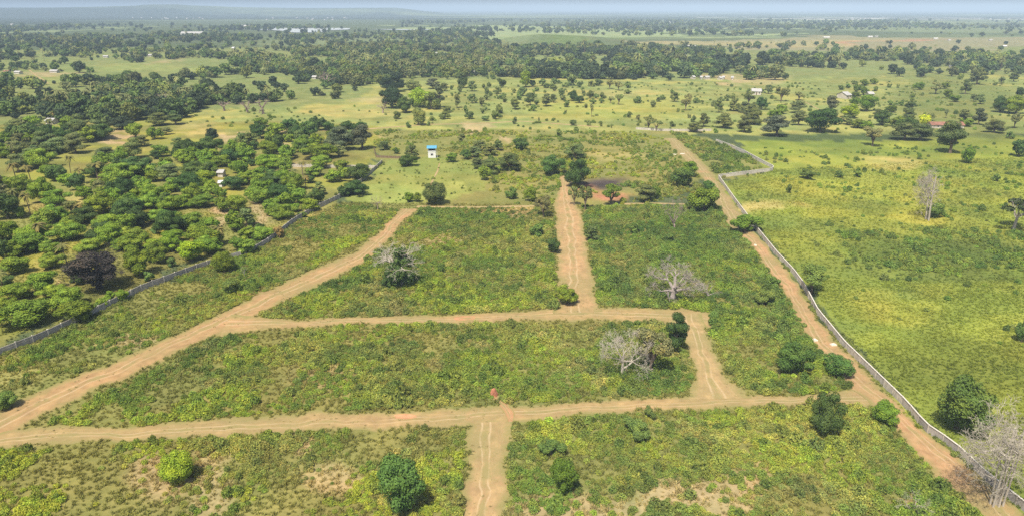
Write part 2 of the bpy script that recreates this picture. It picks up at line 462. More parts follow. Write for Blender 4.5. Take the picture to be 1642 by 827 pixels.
M_GROUND, nt, b = mat("ground_soil_and_grass")
at = N(nt, "ShaderNodeAttribute", attribute_name="Col")
geo = N(nt, "ShaderNodeNewGeometry")
f1 = noise(nt, geo.outputs["Position"], .9, 6, .65)
f2 = noise(nt, geo.outputs["Position"], .08, 5, .6)
c = mixc(nt, 1.0, at.outputs["Color"], ramp(nt, f1, [(.25, (.72, .76, .7)), (.5, (.99, 1.0, 1.0)), (.75, (1.26, 1.2, 1.18))]), 'MULTIPLY')
c = mixc(nt, 1.0, c, ramp(nt, f2, [(.3, (.80, .88, .8)), (.7, (1.18, 1.1, 1.1))]), 'MULTIPLY')
nt.links.new(c, b.inputs["Base Color"])
b.inputs["Roughness"].default_value = 1.0
b.inputs["Specular IOR Level"].default_value = 0.0
bump = N(nt, "ShaderNodeBump"); bump.inputs["Strength"].default_value = .4; bump.inputs["Distance"].default_value = .25
nt.links.new(f1, bump.inputs["Height"]); nt.links.new(bump.outputs[0], b.inputs["Normal"])

def polar_sheet(name, angs, rads, zfun=None):
    A, Rr = np.meshgrid(angs, rads)
    x = (Rr * np.sin(A)).ravel(); y = (Rr * np.cos(A)).ravel()
    z = zfun(A.ravel(), Rr.ravel(), x, y) if zfun else np.zeros_like(x)
    na, nr = len(angs), len(rads)
    i = np.arange((nr - 1) * (na - 1)); a = i % (na - 1); r = i // (na - 1); q = r * na + a
    me = bpy.data.meshes.new(name)
    me.vertices.add(len(x)); me.vertices.foreach_set("co", np.stack([x, y, z], 1).ravel())
    nf = len(q); faces = np.stack([q, q + 1, q + na + 1, q + na], 1)[:, ::-1]
    me.loops.add(nf * 4); me.loops.foreach_set("vertex_index", faces.ravel().astype(np.int32))
    me.polygons.add(nf); me.polygons.foreach_set("loop_start", np.arange(0, nf * 4, 4, dtype=np.int32))
    me.update(calc_edges=True); me.validate()
    col = ground_colour(x, y)
    at = me.color_attributes.new("Col", 'FLOAT_COLOR', 'POINT')
    at.data.foreach_set("color", np.c_[col, np.ones(len(col))].ravel())
    me.polygons.foreach_set("use_smooth", np.ones(nf, bool))
    me.materials.append(M_GROUND)
    return link(bpy.data.objects.new(name, me))
angs = np.concatenate([np.linspace(-math.pi, -R(52), 40)[:-1], np.linspace(-R(52), R(52), 420), np.linspace(R(52), math.pi, 40)[1:]])
rads = np.concatenate([[0.01, 10, 25, 40], np.geomspace(50, 36000, 430)])
g = struct(polar_sheet("ground", angs, rads))

# far plateau and low green hill
ridge_px = np.array([-900, -300, 0, 120, 200, 250, 270, 310, 335, 400, 480, 560, 640, 655, 690, 730, 790, 900])
ridge_y = np.array([19., 18, 17, 16.2, 15.2, 13.5, 11.8, 11.2, 13.0, 15.5, 16.7, 16.8, 16.2, 17.2, 20.5, 23.5, 27.5, 31.5])
RID = 9000.0
def ridge_z(A, r, x, y):
    px = CX + FPX * np.tan(A) * CP / 0.944 * .944 / CP      # horizon column
    px = CX + FPX * np.tan(A) / CP * .944 * 1.0
    yy = np.interp(px, ridge_px, ridge_y)
    h = CAM_H + (HOR + 3.5 - yy) / FPX * .892 * RID
    h = np.clip(h, -6, None) * sstep(800, 640, px) - 6 * (1 - sstep(800, 640, px))
    n = fbm(x, y, 500, 4, 4.4)
    return -6 + (h + 6) * sstep(6200, RID, r + (n - .5) * 1400) * (1 - .3 * sstep(RID + 500, 14000, r)) + (n - .5) * 5
struct(polar_sheet("hill_plateau", np.linspace(-R(55), R(6), 260), np.linspace(5800, 14000, 60), ridge_z))
bx, by, _ = G(895, 69)
def knoll_z(A, r, x, y):
    n = fbm(x, y, 90, 4, 9.)
    d1 = ((x - bx) / 190) ** 2 + ((y - by) / 120) ** 2
    d2 = ((x - bx + 60) / 120) ** 2 + ((y - by) / 90) ** 2
    return -2.0 + 17 * np.exp(-d1 * 2.2) * (.7 + .6 * n) + 5 * np.exp(-d2 * 3)
struct(polar_sheet("hill_knoll", np.linspace(-R(8), R(14), 120), np.linspace(by * .86, by * 1.2, 60), knoll_z))

# ------------------------------------------------------------------ dirt tracks
M_TRACK, nt, b = mat("dirt_track")
uv = N(nt, "ShaderNodeUVMap", uv_map="UVMap")
sep = N(nt, "ShaderNodeSeparateXYZ"); nt.links.new(uv.outputs[0], sep.inputs[0])
geo = N(nt, "ShaderNodeNewGeometry")
nf = noise(nt, geo.outputs["Position"], .55, 6, .65); nb = noise(nt, geo.outputs["Position"], .07, 4, .6); nfine = noise(nt, geo.outputs["Position"], 2.2, 5, .7)
mp = N(nt, "ShaderNodeMapping"); nt.links.new(uv.outputs[0], mp.inputs[0]); mp.inputs["Scale"].default_value = (9, .06, 1)
streak = noise(nt, mp.outputs[0], 1.0, 4, .6)
oi = N(nt, "ShaderNodeObjectInfo")
soil = mixc(nt, 1.0, oi.outputs["Color"], ramp(nt, nf, [(.25, .66), (.75, 1.3)]), 'MULTIPLY')
soil = mixc(nt, 1.0, soil, ramp(nt, streak, [(.3, (.9, .91, .92)), (.7, (1.1, 1.08, 1.05))]), 'MULTIPLY')
gmask = ramp(nt, mathn(nt, 'ADD', mathn(nt, 'MULTIPLY', nb, .6), mathn(nt, 'MULTIPLY', nfine, .4)), [(.42, 0.0), (.60, 1.0)])
soil = mixc(nt, mathn(nt, 'MULTIPLY', gmask, .8), soil, (.24, .205, .085))
red = ramp(nt, noise(nt, geo.outputs["Position"], .045, 5, .6), [(.58, 0.0), (.68, 1.0)])
soil = mixc(nt, mathn(nt, 'MULTIPLY', red, .7), soil, (.46, .24, .125))
wob = mathn(nt, 'MULTIPLY', mathn(nt, 'SUBTRACT', noise(nt, geo.outputs["Position"], .018, 2), .5), .7)
u = mathn(nt, 'ADD', sep.outputs[0], wob)
def rut(c0):
    d = mathn(nt, 'ABSOLUTE', mathn(nt, 'SUBTRACT', u, c0))
    return ramp(nt, mathn(nt, 'ADD', d, mathn(nt, 'MULTIPLY', mathn(nt, 'SUBTRACT', nf, .5), .05)), [(.004, 1.0), (.03, 0.0)])
ruts = mathn(nt, 'MAXIMUM', rut(.40), rut(.58))
brk = ramp(nt, noise(nt, geo.outputs['Position'], .16, 4, .7), [(.30, 0.0), (.55, 1.0)])
soil = mixc(nt, mathn(nt, 'MULTIPLY', mathn(nt, 'MULTIPLY', ruts, brk), .5), soil, (.54, .41, .25))
au = mathn(nt, 'ABSOLUTE', mathn(nt, 'SUBTRACT', sep.outputs[0], .5))
ge = ramp(nt, mathn(nt, 'ADD', au, mathn(nt, 'MULTIPLY', mathn(nt, 'SUBTRACT', noise(nt, geo.outputs['Position'], .35, 5, .7), .5), .55)), [(.27, 0.0), (.47, 1.0)])
soil = mixc(nt, mathn(nt, 'MULTIPLY', ge, .85), soil, (.235, .21, .075))
gc = ramp(nt, mathn(nt, 'ADD', mathn(nt, 'ABSOLUTE', mathn(nt, 'SUBTRACT', u, .49)), mathn(nt, 'MULTIPLY', mathn(nt, 'SUBTRACT', noise(nt, geo.outputs['Position'], .22, 5, .7), .42), .6)), [(.03, 1.0), (.12, 0.0)])
soil = mixc(nt, mathn(nt, 'MULTIPLY', gc, .7), soil, (.25, .215, .085))
damp = ramp(nt, noise(nt, geo.outputs['Position'], .11, 6, .65), [(.56, 0.0), (.70, 1.0)])
soil = mixc(nt, mathn(nt, 'MULTIPLY', damp, .4), soil, (.26, .165, .09))
nt.links.new(soil, b.inputs["Base Color"]); b.inputs["Roughness"].default_value = 1.0; b.inputs["Specular IOR Level"].default_value = 0
bump = N(nt, "ShaderNodeBump"); bump.inputs["Strength"].default_value = .5; bump.inputs["Distance"].default_value = .2
nt.links.new(nf, bump.inputs["Height"]); nt.links.new(bump.outputs[0], b.inputs["Normal"])

def resample(pts, n):
    p = np.array(pts, float); d = np.r_[0, np.cumsum(np.linalg.norm(np.diff(p, axis=0), axis=1))]
    t = np.linspace(0, d[-1], n)
    q = np.stack([np.interp(t, d, p[:, i]) for i in range(p.shape[1])], 1)
    for _ in range(max(2, n // 40)):
        q[1:-1] = .25 * q[:-2] + .5 * q[1:-1] + .25 * q[2:]
    return q
ROADS = []
def road(name, left, right, col, level, rag=1.3, width_cells=10):
    l = np.array(poly_ground(left)); r = np.array(poly_ground(right))
    L = max(np.linalg.norm(np.diff(l, axis=0), axis=1).sum(), 1)
    n = int(max(12, L / 1.0))
    a = resample(l, n); c = resample(r, n)
    wv = (c - a) / np.linalg.norm(c - a, axis=1)[:, None]
    a = a + wv * ((fbm(a[:, 0], a[:, 1], 5.0, 4, level * 3.3) - .5) * 2 * rag)[:, None]
    c = c + wv * ((fbm(c[:, 0], c[:, 1], 5.0, 4, level * 5.1) - .5) * 2 * rag)[:, None]
    verts = []; uvs = []; faces = []; W = width_cells
    dist = np.r_[0, np.cumsum(np.linalg.norm(np.diff((a + c) / 2, axis=0), axis=1))]
    for i in range(n):
        for k in range(W + 1):
            t = k / W; p = a[i] * (1 - t) + c[i] * t
            verts.append((p[0], p[1], .006 + .005 * level)); uvs.append((t, dist[i]))
    for i in range(n - 1):
        for k in range(W):
            q = i * (W + 1) + k; faces.append((q, q + 1, q + W + 2, q + W + 1))
    me = mesh_from(name, verts, faces, [M_TRACK])
    if me.polygons[0].normal.z < 0: me.flip_normals()
    ul = me.uv_layers.new(name="UVMap")
    for lp in me.loops: ul.data[lp.index].uv = uvs[lp.vertex_index]
    o = link(bpy.data.objects.new(name, me)); o.color = (col[0] * .86, col[1] * .80, col[2] * .67, 1); struct(o)
    ind = min(.55, rag * .5); ROADS.append(np.r_[a + wv * ind, (c - wv * ind)[::-1]])
    return o
TAN = (.44, .315, .185); TANR = (.45, .28, .165); PALE = (.47, .36, .22)
road("dirt_track", [(-260, 762), (0, 655), (100, 612), (200, 572), (300, 528), (400, 478), (500, 432), (560, 408), (600, 378), (630, 345), (640, 335)],
     [(-260, 835), (0, 708), (60, 672), (150, 630), (250, 585), (330, 545), (400, 515), (470, 478), (540, 445), (590, 420), (620, 390), (655, 350), (674, 335)], (.43, .29, .165), 1)
road("dirt_track", [(-260, 740), (0, 697), (70, 682), (200, 684), (340, 672), (450, 663), (600, 659), (740, 655), (800, 650), (900, 646), (1000, 637), (1085, 633), (1180, 630), (1220, 632), (1300, 632), (1385, 622)],
     [(-260, 755), (0, 722), (100, 712), (250, 706), (400, 702), (500, 692), (600, 690), (745, 685), (820, 680), (900, 669), (1000, 664), (1100, 658), (1250, 653), (1340, 648), (1410, 652)], (.42, .31, .17), 2)
road("dirt_track", [(748, 678), (745, 760), (738, 830), (728, 930)], [(822, 674), (816, 760), (812, 830), (806, 930)], (.46, .33, .19), 3)
road("dirt_track", [(370, 505), (480, 512), (560, 508), (700, 505), (800, 500), (890, 495), (960, 492), (1040, 495), (1100, 494), (1135, 500)],
     [(350, 542), (470, 526), (560, 521), (680, 522), (800, 518), (900, 516), (1000, 515), (1060, 518), (1145, 528)], (.43, .31, .17), 4)
road("dirt_track", [(1080, 512), (1100, 560), (1112, 600), (1114, 618), (1095, 640)], [(1124, 498), (1135, 530), (1155, 580), (1172, 612), (1205, 638)], (.46, .34, .195), 5)
road("dirt_track", [(890, 502), (890, 460), (888, 400), (888, 350), (893, 310), (899, 282)], [(962, 500), (955, 460), (945, 400), (935, 350), (917, 310), (908, 282)], (.47, .32, .19), 6)
road("dirt_track", [(1062, 222), (1095, 255), (1126, 285), (1150, 335), (1165, 362), (1202, 392)], [(1085, 222), (1125, 258), (1152, 290), (1178, 328), (1210, 372), (1232, 398)], (.36, .29, .165), 7)
road("dirt_track", [(1180, 376), (1200, 388), (1225, 430), (1260, 480), (1296, 545), (1334, 600), (1362, 622), (1402, 650), (1438, 700), (1488, 755), (1548, 810), (1640, 900)],
     [(1208, 370), (1243, 412), (1276, 452), (1306, 502), (1348, 555), (1394, 603), (1446, 652), (1478, 690), (1524, 720), (1578, 770), (1640, 820), (1740, 900)], (.47, .305, .185), 8)
road("red_soil", [(783, 634), (795, 648), (806, 660), (813, 676)], [(800, 634), (812, 648), (827, 660), (823, 676)], (.52, .29, .18), 4, .8, 4)
road("red_soil", [(632, 664), (650, 661), (668, 664)], [(632, 670), (650, 673), (668, 670)], (.58, .32, .2), 4, .5, 4)
road("red_soil", [(728, 508), (745, 504), (762, 506)], [(728, 513), (745, 516), (762, 512)], (.58, .30, .19), 5, .5, 4)
road("footpath", [(668, 330), (760, 331), (870, 329), (892, 329)], [(668, 333), (760, 334), (870, 332), (892, 332)], PALE, 3, .3, 4)
road("footpath", [(1000, 326), (1045, 325), (1110, 327)], [(1000, 328.5), (1045, 327.5), (1110, 329)], PALE, 3, .3, 4)
road("footpath", [(704, 262), (700, 275), (692, 290), (686, 303)], [(706, 262), (702.5, 275), (695, 290), (690, 303)], PALE, 3, .2, 3)
road("footpath", [(380, 212), (470, 210), (590, 206), (640, 202.5), (690, 199), (760, 198), (835, 194), (960, 203)], [(380, 214), (470, 212.2), (590, 208), (640, 204.5), (690, 200.5), (760, 199.5), (835, 195.2), (960, 204.5)], PALE, 3, .5, 3)
road("footpath", [(1283, 160), (1310, 175), (1330, 184), (1352, 192)], [(1285, 160), (1313, 175), (1333, 184), (1356, 192)], PALE, 3, .2, 3)
road("footpath", [(45, 112), (55, 121), (62, 126), (74, 134)], [(48, 112), (59, 121), (67, 126), (79, 134)], PALE, 3, .3, 3)

# far lake shallows
M_WATER, nt, b = mat("water")
b.inputs["Base Color"].default_value = (.55, .56, .52, 1); b.inputs["Roughness"].default_value = .25; b.inputs["Specular IOR Level"].default_value = .6
def water(name, poly):
    p = poly_ground(poly); p = [(x, y, 1.2) for x, y in resample(p + [p[0]], 60)[:-1]]
    me = mesh_from(name, p, [tuple(range(len(p)))], [M_WATER])
    if me.polygons[0].normal.z < 0: me.flip_normals()
    struct(link(bpy.data.objects.new(name, me)))
water("water", [(385, 47), (430, 45.5), (510, 45.5), (562, 46), (560, 48.5), (525, 49.5), (520, 52.5), (470, 53.5), (450, 50)])
water("water", [(590, 47.6), (680, 47.9), (700, 48.8), (640, 49)])
water("water", [(375, 46), (386, 45.8), (420, 45.3), (380, 47)])

# ------------------------------------------------------------------ instanced plant masses
def gn_mass(name, pts, scale, rot, idx, tint, coll):
    me = bpy.data.meshes.new(name)
    me.vertices.add(len(pts)); me.vertices.foreach_set("co", np.asarray(pts, np.float32).ravel())
    a = me.attributes.new("scl", 'FLOAT_VECTOR', 'POINT'); a.data.foreach_set("vector", np.asarray(scale, np.float32).ravel())
    a = me.attributes.new("rotz", 'FLOAT', 'POINT'); a.data.foreach_set("value", np.asarray(rot, np.float32))
    a = me.attributes.new("idx", 'INT', 'POINT'); a.data.foreach_set("value", np.asarray(idx, np.int32))
    a = me.attributes.new("tint", 'FLOAT_COLOR', 'POINT'); a.data.foreach_set("color", np.c_[tint, np.ones(len(tint))].astype(np.float32).ravel())
    o = link(bpy.data.objects.new(name, me)); o["kind"] = "stuff"
    ng = bpy.data.node_groups.new(name + "_mass", 'GeometryNodeTree')
    ng.interface.new_socket("Geometry", in_out='INPUT', socket_type='NodeSocketGeometry')
    ng.interface.new_socket("Geometry", in_out='OUTPUT', socket_type='NodeSocketGeometry')
    gi = ng.nodes.new("NodeGroupInput"); go = ng.nodes.new("NodeGroupOutput")
    ip = ng.nodes.new("GeometryNodeInstanceOnPoints"); ci = ng.nodes.new("GeometryNodeCollectionInfo")
    ci.inputs["Collection"].default_value = coll; ci.inputs["Separate Children"].default_value = True; ci.inputs["Reset Children"].default_value = True
    def na(nm, ty):
        n = ng.nodes.new("GeometryNodeInputNamedAttribute"); n.data_type = ty; n.inputs["Name"].default_value = nm
        return [s for s in n.outputs if s.enabled and s.name == "Attribute"][0]
    cx = ng.nodes.new("ShaderNodeCombineXYZ")
    ng.links.new(na("rotz", 'FLOAT'), cx.inputs[2])
    ng.links.new(gi.outputs[0], ip.inputs["Points"]); ng.links.new(ci.outputs[0], ip.inputs["Instance"])
    ip.inputs["Pick Instance"].default_value = True
    ng.links.new(na("idx", 'INT'), ip.inputs["Instance Index"])
    ng.links.new(cx.outputs[0], ip.inputs["Rotation"]); ng.links.new(na("scl", 'FLOAT_VECTOR'), ip.inputs["Scale"])
    ng.links.new(ip.outputs[0], go.inputs[0])
    md = o.modifiers.new("mass", 'NODES'); md.node_group = ng
    return o
def proto_collection(name, meshes):
    c = bpy.data.collections.new(name)
    for i, m in enumerate(meshes):
        c.objects.link(bpy.data.objects.new("%s_%02d" % (name, i), m))
    return c
scrubs = []
for k in range(6):
    mb = MB(); n = 185
    th = rng.uniform(0, 6.28, n); rr = np.sqrt(rng.random(n)) * .62
    hh = (.25 + .75 * rng.random(n)) * (1 - rr ** 2 * 1.2) * .85
    pos = np.stack([rr * np.cos(th), rr * np.sin(th), hh], 1)
    nr = pos * [1.1, 1.1, .5] + [0, 0, .35]; nr /= np.linalg.norm(nr, axis=1)[:, None]
    mb.quads(leaf_quads(pos, nr, .13, .95, 2.2))
    mb.blob((0, 0, .14), (.38, .38, .28), 0, .35)
    scrubs.append(mb.mesh("scrub_clump", [M_LEAF_I]))
C_SCRUB = proto_collection("scrub_kind", scrubs)
tufts = []
for k in range(4):
    mb = MB(); n = 26
    th = rng.uniform(0, 6.28, n); rr = np.sqrt(rng.random(n)) * .5
    base = np.stack([rr * np.cos(th), rr * np.sin(th), np.zeros(n)], 1)
    ln = np.stack([rng.normal(0, .28, n), rng.normal(0, .28, n), rng.uniform(.45, 1, n)], 1)
    sd = np.stack([-np.sin(th), np.cos(th), np.zeros(n)], 1) * .07
    mb.quads(np.stack([base - sd, base + sd, base + ln + sd * .4, base + ln - sd * .4], 1))
    tufts.append(mb.mesh("grass_tuft", [M_LEAF_I]))
C_TUFT = proto_collection("tuft_kind", tufts)
C_WOODS = proto_collection("wood_kind", [instanced_version(m, "wood_tree") for k in ('dome_s', 'bush_s', 'dome_s', 'tall_s') for m in (PROTO[k][:4] if k != 'tall_s' else PROTO['ball_s'] * 2)] + [instanced_version(m, "wood_palm") for m in PALM_I])
N_WOOD = 16

YEL = np.array([.29, .35, .045]); MID = np.array([.165, .235, .045]); OLV = np.array([.26, .25, .085]); DRK = np.array([.09, .145, .04]); DRY = np.array([.42, .34, .16])
def scatter(poly, dens):
    p = np.array(poly_ground(poly)); lo, hi = p.min(0), p.max(0)
    n = int((hi - lo).prod() * dens)
    q = rng.uniform(lo, hi, (n, 2))
    return q[inside(q[:, 0], q[:, 1], [tuple(a) for a in p])]
def off_roads(q, margin=None):
    k = np.ones(len(q), bool)
    for r in ROADS: k &= ~inside(q[:, 0], q[:, 1], [tuple(a) for a in r])
    return q[k]
TANSPOTS = [s for s in SPLATS if s[4] is C_TAN or s[4] is C_RED or s[4] is C_BURN or s[4] is C_STRAW]
def bare(q):
    jx = (fbm(q[:, 0], q[:, 1], 6, 3, 33.) - .5) * 9; jy = (fbm(q[:, 0], q[:, 1], 6, 3, 41.) - .5) * 9
    px, py = pix(q[:, 0] + jx, np.maximum(q[:, 1] + jy, 40)); m = np.zeros(len(q))
    for (cx, cy, rx, ry, c, s) in TANSPOTS:
        d = np.sqrt(((px - cx) / rx) ** 2 + ((py - cy) / ry) ** 2)
        m = np.maximum(m, (1 - sstep(.5, 1.15, d)) * min(1, s * 1.15))
    return m
def scrub_mass(poly, dens, smin=.6, smax=1.25, thin=.33, tone=(1, 1, 1), mixw=(1, 1, 1, 1), keep_bare=True):
    q = off_roads(scatter(poly, dens * 1.55)); thin = thin - .045
    x, y = q[:, 0], q[:, 1]
    d = fbm(x, y, 9, 4, 6.6)
    k = d > thin + .0
    k &= rng.random(len(q)) < np.clip((d - thin) * 8, .15, 1)
    if keep_bare: k &= rng.random(len(q)) > bare(q) * .97
    q = q[k]; x, y = q[:, 0], q[:, 1]; n = len(q)
    ny = sstep(.40, .62, fbm(x, y, 16, 4, 14.)); no = sstep(.45, .65, fbm(x, y, 11, 4, 25.)); nd = sstep(.52, .68, fbm(x, y, 7, 4, 37.)); nr = sstep(.60, .75, fbm(x, y, 8, 4, 51.))
    c = np.tile(MID, (n, 1))
    for w, t, mw in ((ny, YEL, mixw[0]), (no, OLV, mixw[1] * .75), (nd, DRK, mixw[2]), (nr, DRY, mixw[3] * .6)):
        w = np.clip(w * .8 * mw, 0, 1)[:, None]; c = c * (1 - w) + t * w
    c = c * np.exp(rng.normal(0, .15, (n, 1))) * np.array(tone) * np.c_[rng.uniform(.88, 1.14, n), np.ones(n), np.ones(n)]
    alt = rng.random(n) < .008; c[alt] = c[alt] * .45 + YEL * .6
    s = rng.uniform(smin, smax, n) * (.55 + .7 * fbm(x, y, 5, 3, 60.)) * np.clip(1 + (d[k] - .5) * .8, .6, 1.4)
    tall = rng.random(n) < .05; s = np.where(tall, s * 1.35, s); c[tall] = c[tall] * .45 + DRK * .5; c = c * np.array([1.10, 1.09, 1.04])
    sc = np.stack([s, s, s * rng.uniform(.65, 1.25, n) * np.where(tall, 1.35, 1.0)], 1)
    return gn_mass("scrub", np.c_[q, np.zeros(n)], sc, rng.uniform(0, 6.28, n), rng.integers(0, len(scrubs), n), c, C_SCRUB), n
tot = 0
for poly, dens, a, b_, thin, tone, mw in [
    ([(-260, 690), (-60, 608), (545, 330), (600, 335), (640, 338), (600, 378), (500, 432), (300, 528), (0, 655), (-260, 762)], .95, .6, 1.2, .36, (1.05, 1.05, 1), (1.3, .8, .5, .7)),
    ([(675, 336), (890, 334), (890, 495), (700, 504), (480, 511), (405, 508), (560, 442), (620, 392)], .75, .75, 1.45, .33, (1, 1, 1), (.9, .9, .8, .8)),
    ([(932, 332), (1150, 330), (1200, 390), (1260, 480), (1345, 605), (1375, 622), (1300, 632), (1220, 632), (1175, 614), (1125, 498), (1040, 493), (962, 490), (945, 390)], .85, .75, 1.5, .26, (.95, 1, 1), (.8, .7, 1, .3)),
    ([(80, 680), (340, 545), (560, 522), (1060, 520), (1090, 535), (1114, 612), (1090, 632), (800, 648), (450, 661), (200, 684)], 1.05, .65, 1.35, .32, (1, 1, 1), (.9, .9, .7, .9)),
    ([(-300, 752), (0, 722), (250, 706), (500, 694), (746, 688), (735, 930), (-300, 930)], 1.0, .6, 1.15, .40, (1.1, 1.05, 1), (1.1, 1, .5, .8)),
    ([(822, 682), (1000, 666), (1340, 652), (1410, 656), (1500, 758), (1650, 905), (806, 930)], 1.1, .6, 1.3, .31, (1.05, 1.05, 1), (1.1, .7, .7, .6)),
    ([(600, 210), (1040, 212), (1070, 228), (1120, 285), (1150, 335), (935, 332), (912, 285), (885, 330), (800, 328), (780, 300), (800, 262), (720, 245), (600, 240)], .17, .7, 1.6, .42, (1.15, 1.1, 1), (.9, .8, .5, .4)),
    ([(600, 265), (700, 250), (790, 262), (780, 300), (690, 325), (590, 326)], .05, .4, .9, .44, (1.0, 1.0, 1), (.9, .8, .5, .4)),
    ([(1075, 212), (1150, 230), (1228, 268), (1158, 285), (1130, 262)], .28, 1.0, 2.0, .33, (1, 1, 1), (.5, 1, 1, .5)),
    ([(280, 182), (620, 168), (830, 132), (1190, 134), (1640, 130), (1760, 215), (1150, 215), (620, 203), (300, 205)], .006, .9, 2.0, .42, (.8, .85, .9), (.4, .8, .8, .2)),
    ([(1340, 372), (1500, 368), (1760, 376), (1820, 450), (1642, 460), (1480, 438), (1370, 420)], .22, .8, 1.6, .45, (.9, 1.0, .95), (.3, .5, .9, 0)),
    ([(1190, 238), (1950, 222), (2050, 560), (1642, 560), (1380, 520), (1290, 440), (1200, 330)], .035, .45, 1.5, .50, (.85, .95, .9), (.5, .8, .8, .2)),
]:
    o, n = scrub_mass(poly, dens, a, b_, thin, tone, mw); tot += n
def tuft_mass(poly, dens, smin, smax, name="grass"):
    q = off_roads(scatter(poly, dens)); x, y = q[:, 0], q[:, 1]; n = len(q)
    c = ground_colour(x, y) * rng.uniform(1.0, 1.35, (n, 1)) * np.array([1.02, 1.06, .9])
    s = rng.uniform(smin, smax, n) * (.6 + .8 * fbm(x, y, 6, 3, 71.))
    return gn_mass(name, np.c_[q, np.zeros(n)], np.stack([s * 1.3, s * 1.3, s], 1), rng.uniform(0, 6.28, n), rng.integers(0, 4, n), c, C_TUFT), n
for poly, dens, a, b_ in [
    ([(1290, 450), (1950, 440), (2300, 900), (1730, 900), (1485, 690)], 3.2, .2, .42),
    ([(1165, 292), (1236, 272), (1950, 235), (1950, 440), (1290, 450)], 1.0, .25, .5),
    ([(-400, 560), (0, 330), (545, 320), (0, 566), (-300, 690)], 1.2, .2, .42),
    ([(-300, 690), (545, 325), (1150, 332), (1480, 690), (1720, 920), (-400, 920)], 2.0, .25, .6),
]:
    o, n = tuft_mass(poly, dens, a, b_); tot += n
wq = scatter([(-200, 720), (545, 335), (900, 285), (1070, 222), (1160, 300), (1480, 690), (1720, 915), (-300, 920)], .32)
wq = wq[fbm(wq[:, 0], wq[:, 1], 7, 4, 91.) > .52]
inr = np.zeros(len(wq), bool)
for r_ in ROADS: inr |= inside(wq[:, 0], wq[:, 1], [tuple(a) for a in r_])
wq = wq[inr]; nw = len(wq); sw = rng.uniform(.15, .38, nw)
gn_mass("track_weeds", np.c_[wq, np.zeros(nw)], np.stack([sw * 1.3, sw * 1.3, sw * .5], 1), rng.uniform(0, 6.28, nw), rng.integers(0, 4, nw), np.array([.36, .30, .14]) * rng.uniform(.7, 1.3, (nw, 1)), C_TUFT)
edge = []
for line, off in (([(1180, 327), (1245, 411), (1310, 504), (1400, 603), (1482, 690), (1582, 772), (1760, 910)], .9), ([(-330, 715), (0, 570), (150, 505), (310, 435), (400, 408), (500, 340), (613, 262)], .9)):
    l_ = resample(poly_ground(line), 700)
    k_ = fbm(l_[:, 0], l_[:, 1], 8, 3, 13.) > .5
    edge.append(l_[k_] + rng.normal(0, .55, (k_.sum(), 2)) + np.array([off, 0]) * (1 if line[0][0] > 0 else .3))
edge = np.concatenate(edge); ne = len(edge); se = rng.uniform(.35, .95, ne)
gn_mass("wall_foot_weeds", np.c_[edge, np.zeros(ne)], np.stack([se, se, se], 1), rng.uniform(0, 6.28, ne), rng.integers(0, 6, ne), np.array([.20, .24, .06]) * rng.uniform(.6, 1.3, (ne, 1)), C_SCRUB)
print("plants", tot)

# ------------------------------------------------------------------ trees read off the photograph
TINT = {'m': (.095, .138, .018), 'd': (.044, .074, .02), 'D': (.030, .045, .022), 'y': (.13, .185, .02), 'Y': (.19, .25, .016), 'g': (.095, .115, .04), 'G': (.075, .085, .05), 'b': (.10, .14, .035), 'o': (.14, .15, .06), 'n': (.16, .12, .05)}
KIND = {'m': 'dome', 'd': 'dome', 'D': 'dome', 'y': 'dome', 'Y': 'dome', 'g': 'tall', 'G': 'tall', 'b': 'bush', 'o': 'open', 'n': 'bush'}
REG = {'A': (0, 190, 7.82), 'B': (200, 190, 7.82), 'C': (400, 190, 7.82), 'D': (0, 285, 7.82), 'E': (200, 285, 7.82), 'F': (400, 285, 7.82), 'G': (0, 380, 7.82), 'H': (200, 380, 7.82), 'I': (0, 460, 7.82),
       'J': (600, 110, 7.82), 'K': (800, 110, 7.82), 'L': (1000, 110, 7.82), 'M': (1200, 110, 7.464), 'N': (1420, 110, 7.464), 'O': (600, 200, 7.82),
       'R6': (400, 200, 3.91), 'R7': (800, 200, 3.91), 'R8': (1200, 200, 3.715), 'R10': (400, 400, 3.91), 'R11': (800, 400, 3.91), 'R12': (1200, 400, 3.715), 'R13': (0, 610, 3.81), 'R14': (400, 610, 3.81), 'R15': (800, 610, 3.81), 'R16': (1200, 610, 3.715)}
def place(reg, x, y, w, h):
    x0, y0, s = REG[reg]
    px, py, wp, hp = x0 + x / s, y0 + y / s, w / s, h / s
    _, _, t = G(px, py)
    wm = wp * t / FPX
    dep = math.asin(min(.9, CAM_H / math.hypot(G(px, py)[0], G(px, py)[1], CAM_H)))
    gx, gy, t = G(px, py - wp * math.sin(dep) * .30)
    hm = (hp * t / FPX - .12 * wm * math.sin(dep)) / math.cos(dep)
    return gx, gy, wm, max(.55 * wm, hm), wp, hp
SIZE_WORD = {}
def tree(name, label, cat, group, kind, tint, gx, gy, w, h, big=True, bark=None, tilt=None):
    col = np.array(tint) * 1.6 * random.uniform(.78, 1.25) * np.array([random.uniform(.88, 1.14), 1, random.uniform(.85, 1.1)])
    rz = random.uniform(0, 6.28); ww = w * 1.16; h = h * 1.18
    if big:
        e = empty(name, (gx, gy, 0), rz, (ww, ww, h))
        c, s = random.choice(PROTO[kind + ('_f' if big == 2 else '')])
        oc = link(bpy.data.objects.new("crown", c), e); oc.color = (*col, 1)
        link(bpy.data.objects.new("trunk", s), e)
    else:
        e = link(bpy.data.objects.new(name, random.choice(PROTO[kind + '_s'])))
        e.location = (gx, gy, 0); e.rotation_euler = (0, 0, rz); e.scale = (ww, ww, h); e.color = (*col, 1)
    if label: tag(e, label, cat, group)
    return e
